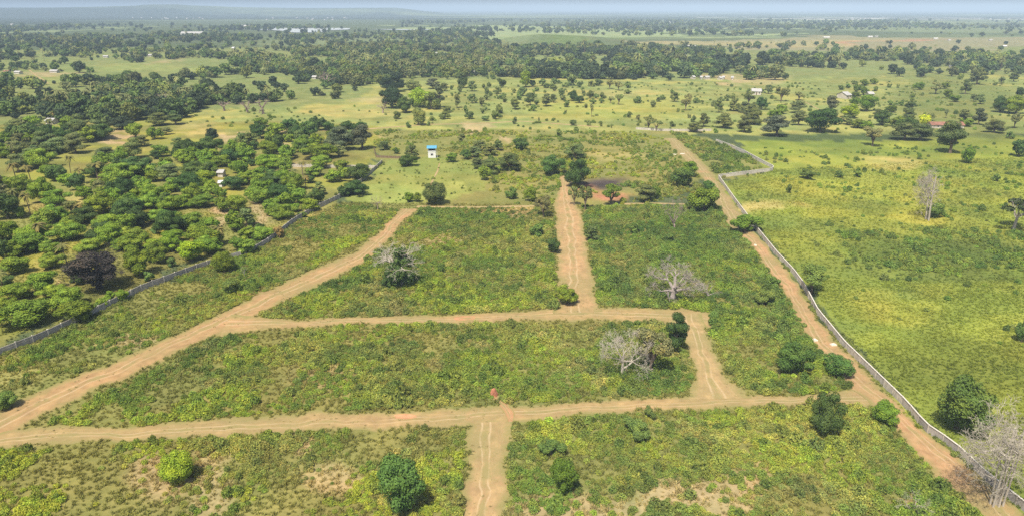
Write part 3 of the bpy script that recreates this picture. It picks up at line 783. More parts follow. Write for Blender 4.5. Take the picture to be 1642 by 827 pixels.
ORCH = {'m': "mid green leafy fruit tree in the orchard behind the grey panel fence", 'd': "dark green dense tree in the orchard behind the grey panel fence", 'y': "bright yellow green fruit tree in the orchard behind the grey panel fence",
        'g': "grey green loose crowned tree in the orchard behind the grey panel fence", 'b': "small green bush in the orchard behind the grey panel fence", 'D': "near black dense tree standing in the left woodland edge", 'G': "large grey green tree at the upper edge of the orchard", 'n': "brown dry bush against the grey panel fence", 'o': "thin crowned tree in the orchard"}
FIELD = {'m': "small round green tree dotted over the pale pasture", 'b': "small round green shrub dotted over the pale pasture", 'd': "dark green tree standing on the pale pasture", 'g': "grey green loose tree standing on the pale pasture", 'o': "thin trunked open tree on the pale pasture",
         'D': "near black dense tree in the dark clump beside the pasture", 'G': "grey tall tree in the dark clump beside the pasture", 'Y': "glowing yellow green tree", 'y': "yellow green tree on the pasture edge", 'f': "flat topped spreading thorn tree by the pale wall across the pasture"}
RIGHTL = {'m': "round green tree in the grove beyond the walled field", 'b': "small green shrub in the grove beyond the walled field", 'd': "broad dark green tree in the grove beyond the walled field", 'g': "grey green loose tree in the grove beyond the walled field", 'o': "open tree with visible trunk in the grove beyond the walled field",
          'G': "dark grey tree in the grove beyond the walled field", 'y': "light green tree in the grove beyond the walled field"}
PLOT = {'m': "green leafy tree growing in the scrub of the cleared plots", 'd': "dark green tree growing in the scrub of the cleared plots", 'g': "grey green bushy tree in the scrub behind the white hut", 'b': "rounded green bush standing above the plot scrub", 'o': "open crowned tree beside the central dirt track"}
SETS = {
 'orchard': ('fruit_tree', ORCH, 'fruit tree', {
  'A': "80,320,160,140,d 270,390,200,170,g 520,240,200,150,g 690,220,120,100,m 870,210,170,130,d 1130,230,180,110,m 720,440,280,160,g 930,380,300,140,g 420,450,200,130,g 420,560,300,140,g 650,760,250,150,m 1340,540,260,140,g 1200,740,220,170,d 1560,470,160,110,m 1500,790,330,200,m 1000,110,130,80,g 200,180,240,120,g 420,180,200,110,d",
  'B': "140,250,170,180,m 210,360,190,120,g 380,270,160,140,m 520,210,140,80,g 20,480,100,100,m 390,520,110,110,d 670,540,150,190,d 690,370,170,110,g 860,550,190,170,m 1090,470,250,200,d 1000,680,220,140,y 930,760,330,150,d 1220,620,220,140,m 1350,500,180,200,m 1480,420,160,200,g 1560,560,200,160,m 170,720,330,200,d 430,100,250,120,g 640,90,220,100,g 560,780,300,110,g 1570,360,200,160,g",
  'C': "150,110,170,110,m 330,230,170,130,m 110,260,200,170,d 270,310,150,110,m 500,300,130,90,m 640,310,150,190,d 600,160,160,100,m 860,160,180,160,d 1000,170,130,120,d 1140,420,320,260,G 1420,400,280,280,G 1390,150,140,90,d 840,320,150,110,y 690,460,110,120,d 880,520,340,140,m 530,480,110,90,m 480,590,130,110,m 240,480,220,170,m 350,560,140,90,m 220,640,280,120,y 900,640,220,150,y 830,730,200,120,m 60,400,120,100,d 30,600,100,80,d 1060,810,200,140,m 1150,640,180,100,m 1380,800,270,190,d 1210,760,180,130,m 320,800,250,120,d 760,820,140,90,d 150,740,200,110,m",
  'D': "570,330,270,280,m 710,360,260,190,m 1060,280,160,160,y 1260,200,180,140,g 1540,280,260,240,d 100,540,330,300,d 260,520,110,150,m 20,300,200,280,G 700,560,250,200,m 900,460,200,140,g 1060,600,300,200,d 850,810,330,220,m 1280,800,280,210,d 1300,480,330,250,m 1320,620,230,140,m 1540,430,180,160,m 1600,700,200,240,m 870,640,220,120,m",
  'E': "510,260,200,130,y 830,240,280,260,d 1120,210,160,160,y 1190,280,160,140,m 1370,170,220,160,d 1230,440,190,170,m 1420,440,230,190,m 990,390,260,150,m 760,390,240,150,m 590,430,260,180,m 350,410,250,180,m 100,430,250,160,m 160,640,250,200,d 390,580,220,160,m 600,720,300,240,d 890,660,280,190,m 720,650,220,180,m 370,710,100,90,b 610,830,250,140,y 940,820,280,190,m 1390,680,210,230,m 1540,620,180,200,g 1560,800,200,160,m 50,640,180,120,m 80,820,300,180,m 1100,650,160,130,m 1590,260,140,130,m",
  'F': "110,340,270,190,m 280,180,300,170,d 500,240,150,140,m 640,340,180,180,m 840,340,170,180,d 890,220,140,140,g 750,440,180,160,y 560,440,130,110,m 460,360,190,150,m 300,440,180,160,m 250,490,120,110,m 430,530,250,170,m 670,510,110,70,b 1180,250,120,130,d 1350,230,280,110,d 380,770,120,150,n 130,800,270,130,m 40,640,90,110,d 140,660,110,70,d",
  'G': "380,210,340,220,m 200,250,300,150,m 200,480,300,200,m 640,220,240,150,m 680,400,240,170,m 550,710,320,240,m 880,480,130,120,m 1000,600,150,140,d 230,800,330,180,m 700,770,280,150,m 1120,200,270,130,m 1550,170,220,130,m 60,300,150,250,d 100,640,180,140,d",
  'H': "130,190,320,190,m 600,200,230,200,y 1070,230,250,220,m 420,340,220,240,m 190,500,300,300,m 300,560,110,130,b 590,380,110,130,b 1430,180,180,170,m 1560,230,200,170,m",
  'I': "110,350,260,200,m 330,540,530,300,m 850,290,330,240,m 980,470,380,240,m 1290,270,130,120,m 1380,200,130,130,y 1540,190,140,140,y 1230,300,120,90,b"}),
 'field': ('pasture_tree', FIELD, 'tree', {
  'J': "230,510,300,230,D 230,300,270,180,D 400,560,220,170,d 720,520,200,200,m 810,500,160,240,G 740,260,200,110,G 480,280,220,110,m 290,640,120,110,m 560,720,220,220,m 430,750,70,90,b 680,720,60,60,b 720,660,80,60,b 890,640,130,90,m 920,560,110,90,b 850,630,70,60,b 1200,640,110,90,m 1140,560,90,90,b 1040,500,100,150,g 1240,440,110,110,b 1200,390,70,70,b 1080,300,90,90,b 1120,250,130,130,d 1230,290,130,110,g 880,290,130,90,g 970,270,60,60,b 920,140,80,80,m 660,110,90,80,m 780,110,90,80,m 1090,130,110,80,m 480,140,50,40,b 1420,130,40,50,b 1490,140,80,60,b 1370,250,60,60,b 1440,240,60,60,b 1410,330,70,90,b 1460,350,60,60,b 1410,400,80,70,b 1350,480,100,100,g 1360,570,60,70,b 1400,660,100,60,b 1400,530,50,50,b 1550,320,110,80,m 1600,390,110,60,b 1520,640,120,110,m 1570,570,80,110,b 1600,240,100,100,d 1570,170,60,60,b",
  'K': "340,240,150,190,y 420,230,100,80,d 550,220,100,80,m 600,250,110,70,m 670,260,90,80,m 700,200,110,80,m 840,240,90,60,m 910,220,160,150,m 1010,240,90,70,m 1160,230,90,70,m 1250,220,120,90,m 1390,260,110,100,o 1500,280,110,100,o 1610,240,80,70,b 1620,320,80,50,b 190,310,70,60,b 300,350,140,110,m 470,290,80,60,b 700,290,90,70,b 780,350,100,90,m 800,400,100,70,m 940,310,60,50,b 940,410,140,110,d 1010,440,120,90,d 860,490,110,80,b 1060,340,80,70,b 1140,380,100,90,m 1220,380,70,60,b 1300,380,90,80,m 1290,440,70,70,b 1180,450,80,70,b 1090,500,60,60,b 1400,440,80,80,o 1500,460,110,120,o 200,520,160,120,g 240,400,100,90,m 390,470,150,140,g 430,380,80,70,b 470,460,70,70,b 430,540,80,80,b 590,480,170,140,g 680,430,100,90,g 60,430,90,80,m 60,360,60,50,b 20,560,60,80,b 835,565,35,45,b 1160,610,70,150,o 500,675,25,55,b 935,720,90,70,b 1125,720,65,80,b 1200,680,35,25,b 1280,730,40,70,b 1410,750,25,55,b 1630,610,70,70,b 200,700,70,80,g",
  'L': "60,250,80,60,m 55,320,55,50,b 175,440,120,80,m 305,420,30,25,b 365,490,85,80,m 430,420,100,60,m 490,400,70,60,b 610,320,65,65,m 640,420,120,100,g 775,535,120,180,o 900,440,95,75,m 850,210,45,45,b 65,620,60,75,b 180,680,60,100,o 310,770,170,150,f 410,790,150,120,f 610,735,75,85,m 820,625,45,55,b 870,675,75,90,m 1190,560,110,150,g 1130,480,80,90,b 1290,410,90,75,m 1370,380,80,70,m 1560,460,150,150,o 1560,310,60,60,b 1000,740,150,150,g 1250,760,250,160,g 1380,540,150,130,g 1500,560,160,120,g 1510,810,220,180,g 1600,680,200,150,g 900,810,200,110,g"}),
 'right': ('grove_tree', RIGHTL, 'tree', {
  'M': "390,400,180,165,o 600,385,150,90,o 150,500,130,140,d 240,305,110,90,g 150,295,70,55,b 480,235,45,45,b 525,225,40,35,b 390,550,130,110,y 310,600,150,100,m 600,540,240,130,g 600,690,190,160,g 860,780,400,260,d 340,830,380,230,G 990,515,190,160,G 1410,520,230,180,m 1270,450,130,90,m 1280,360,110,70,m 1380,320,95,90,m 1290,290,100,90,m 1190,240,70,60,b 1260,190,70,50,b 1390,210,110,70,m 1500,190,110,60,m 1110,260,80,60,b 1525,275,75,65,b 1180,680,180,80,g 1300,720,180,90,m 1400,730,150,90,m 1600,690,200,170,d 1540,580,110,80,g 60,680,230,180,g 30,560,180,120,g",
  'N': "890,135,70,80,b 1090,200,190,180,g 1280,75,60,60,b 1530,160,130,110,g 1380,190,80,80,g 1310,205,60,45,b 1570,70,60,50,b 400,260,120,85,m 600,310,130,120,o 710,250,100,80,m 740,360,110,100,m 820,405,130,80,m 950,310,130,150,g 1050,400,90,80,g 1130,430,120,100,g 1370,530,220,160,d 1560,550,260,190,m 1610,350,120,110,d 720,600,60,95,o 315,360,65,60,b 315,400,60,50,b 60,440,75,55,b 180,450,85,55,b 290,490,130,80,d 940,620,170,110,g 1110,680,170,170,G 960,700,160,90,m 1300,780,230,150,g 1540,720,150,170,o 530,630,120,80,g 250,640,180,140,g 150,710,180,120,m 250,790,250,170,d 450,820,220,110,g 700,830,220,100,g 40,230,60,50,b 145,235,35,50,b 70,530,130,80,m 1490,810,80,50,b",
  'R8': "740,135,120,100,o 1200,180,200,170,g 1300,235,80,90,m 930,100,170,90,g 1020,100,150,80,g 1610,195,90,100,d 1555,85,45,40,b 540,320,60,45,b 245,410,50,50,b 1110,560,130,90,b 350,330,110,50,b 1480,340,60,40,b 650,315,60,40,b"}),
 'plot': ('plot_tree', PLOT, 'tree', {
  'O': "430,530,220,120,d 480,440,180,150,g 980,480,160,110,m 1150,440,140,110,d 1380,710,180,170,m 1440,640,300,180,g 1300,560,200,120,g 1100,230,120,100,g 280,370,90,70,d 130,330,170,100,g 1250,420,200,120,g 1450,400,200,120,g 1330,340,220,110,g 1560,330,160,110,g",
  'R7': "480,230,130,100,g 340,325,140,110,d 140,170,100,80,d 370,80,50,50,b 70,300,140,110,g 200,490,80,90,m 280,590,110,120,o 80,470,80,70,b 540,540,90,150,o 470,510,70,110,o 920,490,140,90,g 980,470,60,80,m 1140,400,150,110,d 1190,330,110,90,m 1310,420,80,60,d 240,710,90,90,b 345,810,90,90,d 580,740,100,90,g 840,690,80,70,b 1060,750,80,70,b 1350,300,50,60,b",
  'R6': "1000,490,60,60,m 1050,490,55,55,m",
  'R11': "420,350,140,110,m",
  'R12': "95,340,130,100,b 270,760,190,165,d 520,770,165,115,d 150,220,70,60,b 1625,560,80,130,d",
  'R13': "60,180,150,100,b", 'R15': "390,710,180,170,m 920,235,80,70,b 840,380,180,120,b 320,480,150,90,b",
  'R16': "455,350,160,240,d 795,270,160,120,m",
  'H': "1320,740,280,180,b"}),
}
LAND = {
 'orchard': [("the burnt tree", 160, 450), ("the brightest yellow tree", 307, 420), ("the round tree on the fence", 360, 438), ("the pale roofed shelter", 356, 283), ("the white box hut", 355, 299), ("the end of the grey fence", 600, 270), ("the sandy clearing", 188, 225), ("the near black tree pair", 340, 235),
             ("the white roofed house", 84, 199), ("the low pale wall", 530, 270), ("the bare orchard ground", 350, 345), ("the two storey hut garden", 580, 250)],
 'field': [("the lime green tree", 672, 172), ("the straight pale wall", 1080, 210), ("the white row of houses", 1140, 128), ("the bare brown patch", 765, 205), ("the flat topped thorn trees", 1045, 208), ("the low pale roofed house", 1212, 152), ("the woodland gap", 955, 125)],
 'right': [("the tin roofed shed", 1353, 158), ("the rusty red roof", 1515, 205), ("the yellow round tree", 1363, 190), ("the small glowing yellow tree", 1482, 200), ("the twin trunked bare tree", 1489, 352), ("the low pale roofed house", 1212, 152), ("the field edge path", 1310, 175)],
 'plot': [("the two storey white hut", 693, 252), ("the creeper covered baobab", 643, 456), ("the large grey baobab", 1077, 482), ("the pale forked bare tree", 997, 604), ("the red soil patch", 985, 315), ("the orange soil heap", 792, 633), ("the plastered wall bend", 1288, 462), ("the top of the central track", 903, 283),
          ("the dry bare tree", 1081, 366), ("the large rounded tree", 698, 330), ("the ball shaped bush", 287, 775), ("the broad dark tree", 641, 826), ("the track and wall corner", 1400, 620), ("the end of the diagonal track", 655, 335)]}
ORD = ["nearest to", "second nearest to", "third nearest to", "fourth nearest to", "fifth nearest to", "sixth nearest to", "seventh nearest to", "eighth nearest to"]
SHORT = {'orchard': {'m': "mid green orchard tree", 'd': "dark dense orchard tree", 'y': "yellow green orchard tree", 'g': "grey green loose orchard tree", 'b': "small orchard bush", 'G': "large grey green orchard tree", 'n': "brown dry bush"},
         'field': {'m': "round green pasture tree", 'b': "small pasture shrub", 'd': "dark pasture tree", 'g': "grey green pasture tree", 'o': "open thin trunked pasture tree", 'D': "near black clump tree", 'G': "tall grey clump tree", 'y': "yellow green pasture tree", 'f': "flat topped thorn tree"},
         'right': {'m': "round green grove tree", 'b': "small grove shrub", 'd': "broad dark grove tree", 'g': "grey green grove tree", 'o': "open grove tree with visible trunk", 'G': "dark grey grove tree", 'y': "light green grove tree"},
         'plot': {'m': "green leafy plot tree", 'b': "rounded plot bush", 'd': "dark green plot tree", 'g': "grey green bushy plot tree", 'o': "open crowned plot tree"}}
WORDS = {'m': 'green', 'd': 'dark', 'y': 'bright', 'g': 'grey green', 'b': 'small', 'D': 'blackish', 'G': 'large grey', 'n': 'brown', 'o': 'open', 'f': 'flat topped'}
for key, (nm, labels, cat, regs) in SETS.items():
    items = []
    for reg, st_ in regs.items():
        for it in st_.split():
            x, y, w, h, k = it.split(',')
            items.append((k, *place(reg, float(x), float(y), float(w), float(h))))
    if key == 'orchard':                      # closed canopy between the trees read off singly
        for poly, ks, n_, sr in (([(0, 300), (200, 262), (420, 250), (500, 300), (400, 385), (250, 410), (120, 400), (0, 440)], 'mmmyd', 62, (4.8, 7.2)), ([(0, 205), (150, 205), (260, 250), (400, 235), (420, 250), (200, 262), (0, 300)], 'ggmd', 26, (6, 10)),
                                 ([(400, 205), (580, 215), (560, 250), (420, 262)], 'dmg', 14, (6, 9))):
            q = scatter(poly, .05); rng.shuffle(q); got = 0
            for p in q:
                w = random.uniform(*sr); ppx, ppy = pix(p[0], p[1])
                if any(((ppx - c0) / (rx * 1.25)) ** 2 + ((ppy - c1) / (ry * 1.25)) ** 2 < 1 for (c0, c1, rx, ry, cc, s_) in TANSPOTS): continue
                if math.hypot(ppx - 356, ppy - 295) < 16 or math.hypot(ppx - 165, ppy - 445) < 40: continue
                if any(math.hypot(p[0] - b_[1], p[1] - b_[2]) < .36 * (w + b_[3]) for b_ in items): continue
                t = p[1] * CP + CAM_H * SP
                items.append((random.choice(ks), p[0], p[1], w, w * random.uniform(.75, 1.0), w * FPX / t, w * .8 * FPX / t)); got += 1
                if got >= n_: break
    land = [(nm_, *G(lx, ly)[:2]) for nm_, lx, ly in LAND[key]]
    near_ = []
    for it in items:
        d_ = [math.hypot(it[1] - a, it[2] - c) for _, a, c in land]; b_ = int(np.argmin(d_)); near_.append((b_, d_[b_]))
    for i_, (k, gx, gy, wm, hm, wp, hp) in enumerate(items):
        kk = 'flat' if k == 'f' else KIND[k]
        if key == 'field' and k in 'mb': kk = random.choice(('dome', 'bush', 'bush'))
        b_, d_ = near_[i_]
        rank = sum(1 for m_, (bb, dd) in enumerate(near_) if bb == b_ and items[m_][0] == k and dd < d_)
        shared = labels.get(k, labels['m']); grp = None
        if rank < 6: lab = SHORT[key].get(k, SHORT[key]['m']) + ", " + ORD[rank] + " " + land[b_][0]
        else: lab = SHORT[key].get(k, SHORT[key]['m']) + " farther out around " + land[b_][0]; 
        grp = key + ' ' + WORDS[k] + ' trees'
        n_ = {'orchard': 'orchard_bush' if k in 'bn' else 'orchard_tree', 'field': 'pasture_shrub' if k == 'b' else 'pasture_tree', 'right': 'grove_shrub' if k == 'b' else 'grove_tree', 'plot': 'plot_bush' if k == 'b' else 'plot_tree'}[key]
        cat_ = 'bush' if k in 'bn' else ('fruit tree' if key == 'orchard' and k in 'my' else 'tree')
        tint = TINT.get(k, TINT['g'])
        if key == 'field' and k in 'bm': tint = (.105, .135, .042)
        if key == 'plot' and k == 'd': tint = (.06, .10, .024)
        if key == 'orchard': wm *= 1.16; tint = np.array(tint) * (1.2 if k == 'm' else .92 if k == 'y' else 1.1)
        tree(n_, lab, cat_, grp, kk, tint, gx, gy, wm, hm, 2 if wp > 27 else wp > 11)
def single(name, reg, x, y, w, h, kind, tint, label, cat='tree'):
    gx, gy, wm, hm, wp, hp = place(reg, x, y, w, h)
    return tree(name, label, cat, None, kind, tint, gx, gy, wm, hm, 2 if wp > 24 else 1)
single("woodland_tree", 'A', 1540, 145, 270, 150, 'dome', TINT['D'], "near black dense tree above the end of the sandy clearing")
single("woodland_tree", 'B', 1100, 290, 150, 150, 'dome', TINT['D'], "near black tree rising behind the dark blue green tree pair")
single("orchard_tree", 'H', 840, 330, 330, 240, 'dome', TINT['Y'], "brightest yellow tree of the orchard with its trunk showing", 'fruit tree')
single("orchard_tree", 'H', 1250, 460, 270, 235, 'ball', TINT['m'], "round clipped green tree growing against the grey panel fence")
single("pasture_tree", 'J', 570, 500, 300, 220, 'dome', (.19, .26, .03), "bright lime green tree inside the dark clump beside the pasture")
single("grove_tree", 'M', 1220, 605, 230, 150, 'dome', TINT['Y'], "yellow round tree near the pale roofed shed")
single("grove_tree", 'N', 460, 690, 140, 130, 'dome', (.33, .36, .03), "small glowing yellow tree beside the red roofed long building")
single("plot_tree", 'R6', 1165, 510, 150, 125, 'ball', (.07, .095, .03), "large rounded dark tree at the upper end of the diagonal track")
single("plot_tree", 'R7', 490, 400, 145, 165, 'dome', TINT['d'], "tall dark green tree at the far end of the central track")
single("plot_tree", 'R7', 705, 510, 120, 110, 'open', TINT['m'], "umbrella shaped tree on the red soil patch")
single("plot_tree", 'R7', 1280, 560, 215, 165, 'bush', TINT['m'], "broad leafy tree beside the wall track and the dry bare tree")
single("plot_tree", 'R7', 1540, 690, 190, 110, 'bush', TINT['m'], "low spreading tree leaning over the white wall top")
single("wall_tree", 'R12', 375, 280, 180, 155, 'open', (.12, .15, .035), "olive tree straddling the bend of the white wall")
single("plot_tree", 'R11', 1110, 665, 150, 215, 'tall', TINT['d'], "narrow dark tree at the corner of the short dirt track")
single("plot_tree", 'R11', 945, 800, 230, 245, 'open', (.105, .115, .045), "olive brown thinly leaved tree beside the pale bare tree")
single("plot_bush", 'R13', 1095, 645, 195, 165, 'ball', (.14, .21, .02), "vivid green ball shaped bush on the bare brown patch", 'bush')
single("plot_tree", 'R14', 920, 860, 300, 290, 'dome', (.06, .10, .025), "broad dark leafy tree beside the bottom vertical track")
single("field_tree", 'R16', 1240, 330, 310, 290, 'dome', (.062, .105, .024), "wide leafy green tree just behind the white wall")

# palms
PALMS = {'A': "215,820,180,270 390,800,150,220 895,720,140,260 1025,820,170,210 1230,770,230,220 700,40,100,120", 'B': "1480,330,120,160", 'C': "565,820,170,190 670,720,100,180 100,340,90,110",
         'D': "200,380,180,260 385,475,90,290 540,840,220,300 1030,470,170,150 60,790,160,200", 'E': "1210,840,180,240 1100,790,150,190", 'G': "840,340,210,270 50,680,200,290", 'F': "710,150,110,170"}
for reg, s in PALMS.items():
    for it in s.split():
        x, y, w, h = map(float, it.split(',')); gx, gy, wm, hm, wp, hp = place(reg, x, y, w, h)
        gx, gy, t = G(REG[reg][0] + x / REG[reg][2], REG[reg][1] + y / REG[reg][2])
        hm = h / REG[reg][2] * t / FPX / .93; wm = max(wm, 4.5)
        e = empty("coconut_palm", (gx, gy, 0), random.uniform(0, 6.28), (wm / .62, wm / .62, hm))
        c, st = random.choice(PALM)
        oc = link(bpy.data.objects.new("crown", c), e); oc.color = (.17 * random.uniform(.8, 1.2), .16, .05, 1)
        link(bpy.data.objects.new("trunk", st), e)
        tag(e, "coconut palm with thin trunk and yellowing fronds among the orchard trees", "palm", "palms among the orchard trees")

# bare and burnt trees
def dead(name, reg, x, y, w, h, matl, label, extra=None, **kw):
    x0, y0, s = REG[reg]; gx, gy, t = G(x0 + x / s, y0 + y / s)
    wm = w / s * t / FPX; hm = h / s * t / FPX / math.cos(math.asin(min(.9, CAM_H / math.hypot(gx, gy, CAM_H)))) * .92
    e = empty(name, (gx, gy, 0), kw.pop('rz', random.uniform(0, 6.28)), (wm, wm, hm))
    st, br = dead_meshes(matl, **kw)
    link(bpy.data.objects.new("trunk", st), e); link(bpy.data.objects.new("branches", br), e)
    tag(e, label, "bare tree")
    return e, wm, hm
e, wm, hm = dead("baobab_tree", 'R10', 950, 225, 380, 290, M_PALEBARK, "white bare baobab wrapped in dark green creeper", depth=6, r0=.05, trunk_h=.4, rz=0.0, seed=3)
for k, (ox, oy, oz, sx, sz) in enumerate(((-.02, -.10, .0, .36, .62), (-.17, -.06, .0, .26, .40), (.05, -.02, .42, .28, .45))):
    oc = link(bpy.data.objects.new("creeper", PROTO['bush'][k][0]), e); oc.location = (ox, oy, oz); oc.scale = (sx * 1.3, sx * 1.3, sz * 1.15); oc.color = (.08, .13, .035, 1)
dead("baobab_tree", 'R11', 1085, 325, 350, 250, M_GREYBARK, "large grey bare baobab with tangled limbs in the right plot", depth=7, r0=.05, trunk_h=.3, seed=11)
dead("bare_tree", 'R11', 1310, 315, 140, 115, M_GREYBARK, "small grey bare bush next to the large grey baobab", depth=5, r0=.03, trunk_h=.2, seed=5)
dead("bare_tree", 'R11', 770, 800, 340, 290, M_PALEBARK, "pale bare tree with forked trunk in the middle plot", depth=7, r0=.028, trunk_h=.42, rz=.4, seed=8)
dead("burnt_tree", 'G', 1250, 640, 760, 520, M_BURNT, "blackened leafless burnt tree in the orchard", depth=7, r0=.05, trunk_h=.3, up=.2, seed=21)
burnt = [o for o in scene.objects if o.name.startswith("burnt_tree")][0]
for k, (ox, oy, oz, sx, sz) in enumerate(((0, 0, .1, .95, .9), (-.15, .1, .0, .7, .7))):
    oc = link(bpy.data.objects.new("dry_leaves", PROTO['open_f'][k][0]), burnt); oc.location = (ox, oy, oz); oc.scale = (sx, sx, sz); oc.color = (.07, .06, .053, 1)
dead("bare_tree", 'R7', 1100, 650, 160, 200, M_PINKBARK, "brownish dry bare tree beside the wall track", depth=6, r0=.03, trunk_h=.15, up=.7, seed=14)
dead("bare_tree", 'R8', 1075, 570, 230, 330, M_PALEBARK, "tall twin trunked bare tree in the yellow green field", trunks=3, depth=7, r0=.026, trunk_h=.6, spread=1.3, up=.1, seed=9)
dead("bare_tree", 'R16', 1470, 718, 560, 640, M_PALEBARK, "tall pale bare tree with many trunks leaning over the wall", trunks=6, depth=6, r0=.012, trunk_h=.55, spread=1.9, up=.0, rz=.7, seed=17)
dead("bare_tree", 'R16', 970, 800, 200, 140, M_PALEBARK, "low whitish bare shrub in the bottom right plot", depth=5, r0=.02, trunk_h=.25, seed=19)
dead("bare_tree", 'R6', 805, 540, 90, 110, M_PINKBARK, "slim brown bare tree above the diagonal track", depth=5, r0=.025, trunk_h=.35, seed=23)
dead("bare_tree", 'H', 1510, 515, 110, 190, M_GREYBARK, "thin bare sapling beside the grey panel fence", depth=4, r0=.02, trunk_h=.4, seed=29)
dead("baobab_tree", 'J', 110, 560, 170, 160, M_PINKBARK, "pinkish bare tree at the edge of the dark clump", depth=5, r0=.05, trunk_h=.35, seed=31)
for (px, py, w, h, sd) in ((422, 183, 34, 26, 33), (397, 180, 26, 20, 35), (255, 172, 40, 24, 37), (525, 138, 34, 24, 39), (360, 178, 22, 18, 40)):
    REG['T'] = (0, 0, 1.0)
    e, _, _ = dead("baobab_tree", 'T', px, py, w, h, M_PINKBARK, "pinkish bare baobab among the far left trees", depth=5, r0=.06, trunk_h=.35, seed=sd)
    e["group"] = "far bare baobabs"
# tree with white limbs at the right edge
e, wm, hm = dead("white_limbed_tree", 'R8', 1580, 625, 220, 200, M_PALEBARK, "white limbed tree with dark canopy in the right field", depth=4, r0=.035, trunk_h=.35, seed=43)
e["category"] = "tree"
oc = link(bpy.data.objects.new("crown", PROTO['flat'][0][0]), e); oc.color = (.06, .085, .03, 1); oc.scale = (1.05, 1.05, 1.08)

# ------------------------------------------------------------------ woodland bands
WOODS = [  # polygon, trees per m2, palm share, dark share, size range
    ([(-250, 128), (60, 136), (250, 128), (380, 118), (600, 112), (640, 128), (600, 150), (520, 162), (450, 165), (330, 170), (300, 190), (190, 196), (150, 207), (-250, 225)], .0175, .03, .35, (7, 12)),
    ([(360, 82), (830, 76), (835, 126), (640, 126), (600, 116), (380, 118)], .0115, .2, .2, (7, 12)),
    ([(820, 80), (1060, 80), (1200, 92), (1200, 130), (1140, 130), (830, 127)], .0085, .05, .5, (9, 15)),
    ([(1200, 92), (1440, 88), (1950, 95), (1950, 112), (1540, 122), (1450, 130), (1300, 128), (1200, 130)], .0060, .12, .4, (8, 14)),
    ([(-400, 84), (360, 82), (380, 96), (250, 96), (140, 118), (-400, 116)], .0075, .15, .25, (7, 12)),
    ([(-600, 60), (760, 60), (820, 78), (-600, 86)], .0036, .10, .5, (8, 14)),
    ([(1060, 74), (1950, 66), (1950, 95), (1440, 88), (1200, 92)], .0010, .1, .3, (6, 11)),
    ([(1420, 118), (1950, 110), (1950, 150), (1480, 130)], .0016, .0, .2, (6, 10)),
    ([(-1200, 40), (380, 42), (740, 50), (800, 60), (-600, 60)], .0013, .0, .5, (9, 16)),
    ([(640, 34), (2200, 34), (2200, 62), (1000, 58), (640, 47)], .00045, .0, .4, (9, 16)),
    ([(-300, 205), (150, 208), (60, 300), (-300, 330)], .006, .2, .3, (6, 9)),
]
WT = []
CLEAR = [(70, 128, 75, 7), (190, 109, 90, 8), (330, 112, 90, 5), (50, 120, 50, 5), (1172, 126, 26, 9), (960, 112, 10, 14)]
for poly, dens, palm, dark, (s0, s1) in WOODS:
    q = scatter(poly, dens * 1.6)
    q = q[rng.random(len(q)) < np.clip((fbm(q[:, 0], q[:, 1] * .6, 60 if dens > .002 else 420, 4, 77.) - (.40 if dens > .002 else .42)) * 5, .04, 1)]
    px, py = pix(q[:, 0], q[:, 1]); k = np.ones(len(q), bool)
    for (cx, cy, rx, ry) in CLEAR: k &= ((px - cx) / rx) ** 2 + ((py - cy) / ry) ** 2 > 1
    for p in q[k]:
        t = p[1] * CP + CAM_H * SP
        ispalm = random.random() < palm; s = random.uniform(s0, s1) * random.choice((.55, .8, 1, 1, 1.25))
        isdark = random.random() < dark
        WT.append((s / t, p[0], p[1], s, ispalm, isdark))
WT.sort(reverse=True)
pts, scl, rot, idx, tin = [], [], [], [], []
cnt = {'palm': 0, 'dark': 0, 'green': 0}
for (_, x, y, s, ispalm, isdark) in WT:
    key = 'palm' if ispalm else ('dark' if isdark else 'green')
    if ispalm: col = np.array([.20, .21, .08])
    elif isdark: col = np.array([.065, .095, .045])
    else: col = np.array(random.choice([(.13, .19, .05), (.15, .20, .06), (.10, .155, .05), (.18, .20, .08), (.20, .23, .06)]))
    col = col * random.uniform(.7, 1.3) * (.65 + .75 * float(fbm(np.array([x]), np.array([y]), 90, 3, 19.)[0]))
    if cnt[key] < (150 if key != 'palm' else 120) and y < 1100:
        cnt[key] += 1
        if ispalm:
            o = link(bpy.data.objects.new("woodland_palm", random.choice(PALM_I))); h = s * 1.15; o.scale = (s * .95, s * .95, h)
            tag(o, "tall coconut palm in the woodland belt", "palm", "palms in the woodland belt")
        else:
            kind = random.choice(('dome_s', 'dome_s', 'ball_s', 'bush_s'))
            o = link(bpy.data.objects.new("woodland_tree", random.choice(PROTO[kind]))); o.scale = (s, s, s * random.uniform(.75, 1.05))
            if isdark: tag(o, "dark dense tree in the woodland belt", "tree", "dark trees in the woodland belt")
            else: tag(o, "green tree in the woodland belt", "tree", "green trees in the woodland belt")
        o.location = (x, y, 0); o.rotation_euler = (0, 0, random.uniform(0, 6.28)); o.color = (*col, 1)
        continue
    pts.append((x, y, 0)); rot.append(random.uniform(0, 6.28)); tin.append(col)
    if ispalm: idx.append(N_WOOD + random.randrange(4)); scl.append((s * .95, s * .95, s * 1.15))
    else: idx.append(random.randrange(N_WOOD)); scl.append((s, s, s * random.uniform(.7, 1.05)))
gn_mass("distant_woodland", pts, scl, rot, idx, np.array(tin), C_WOODS)
print("woods", len(WT), cnt)

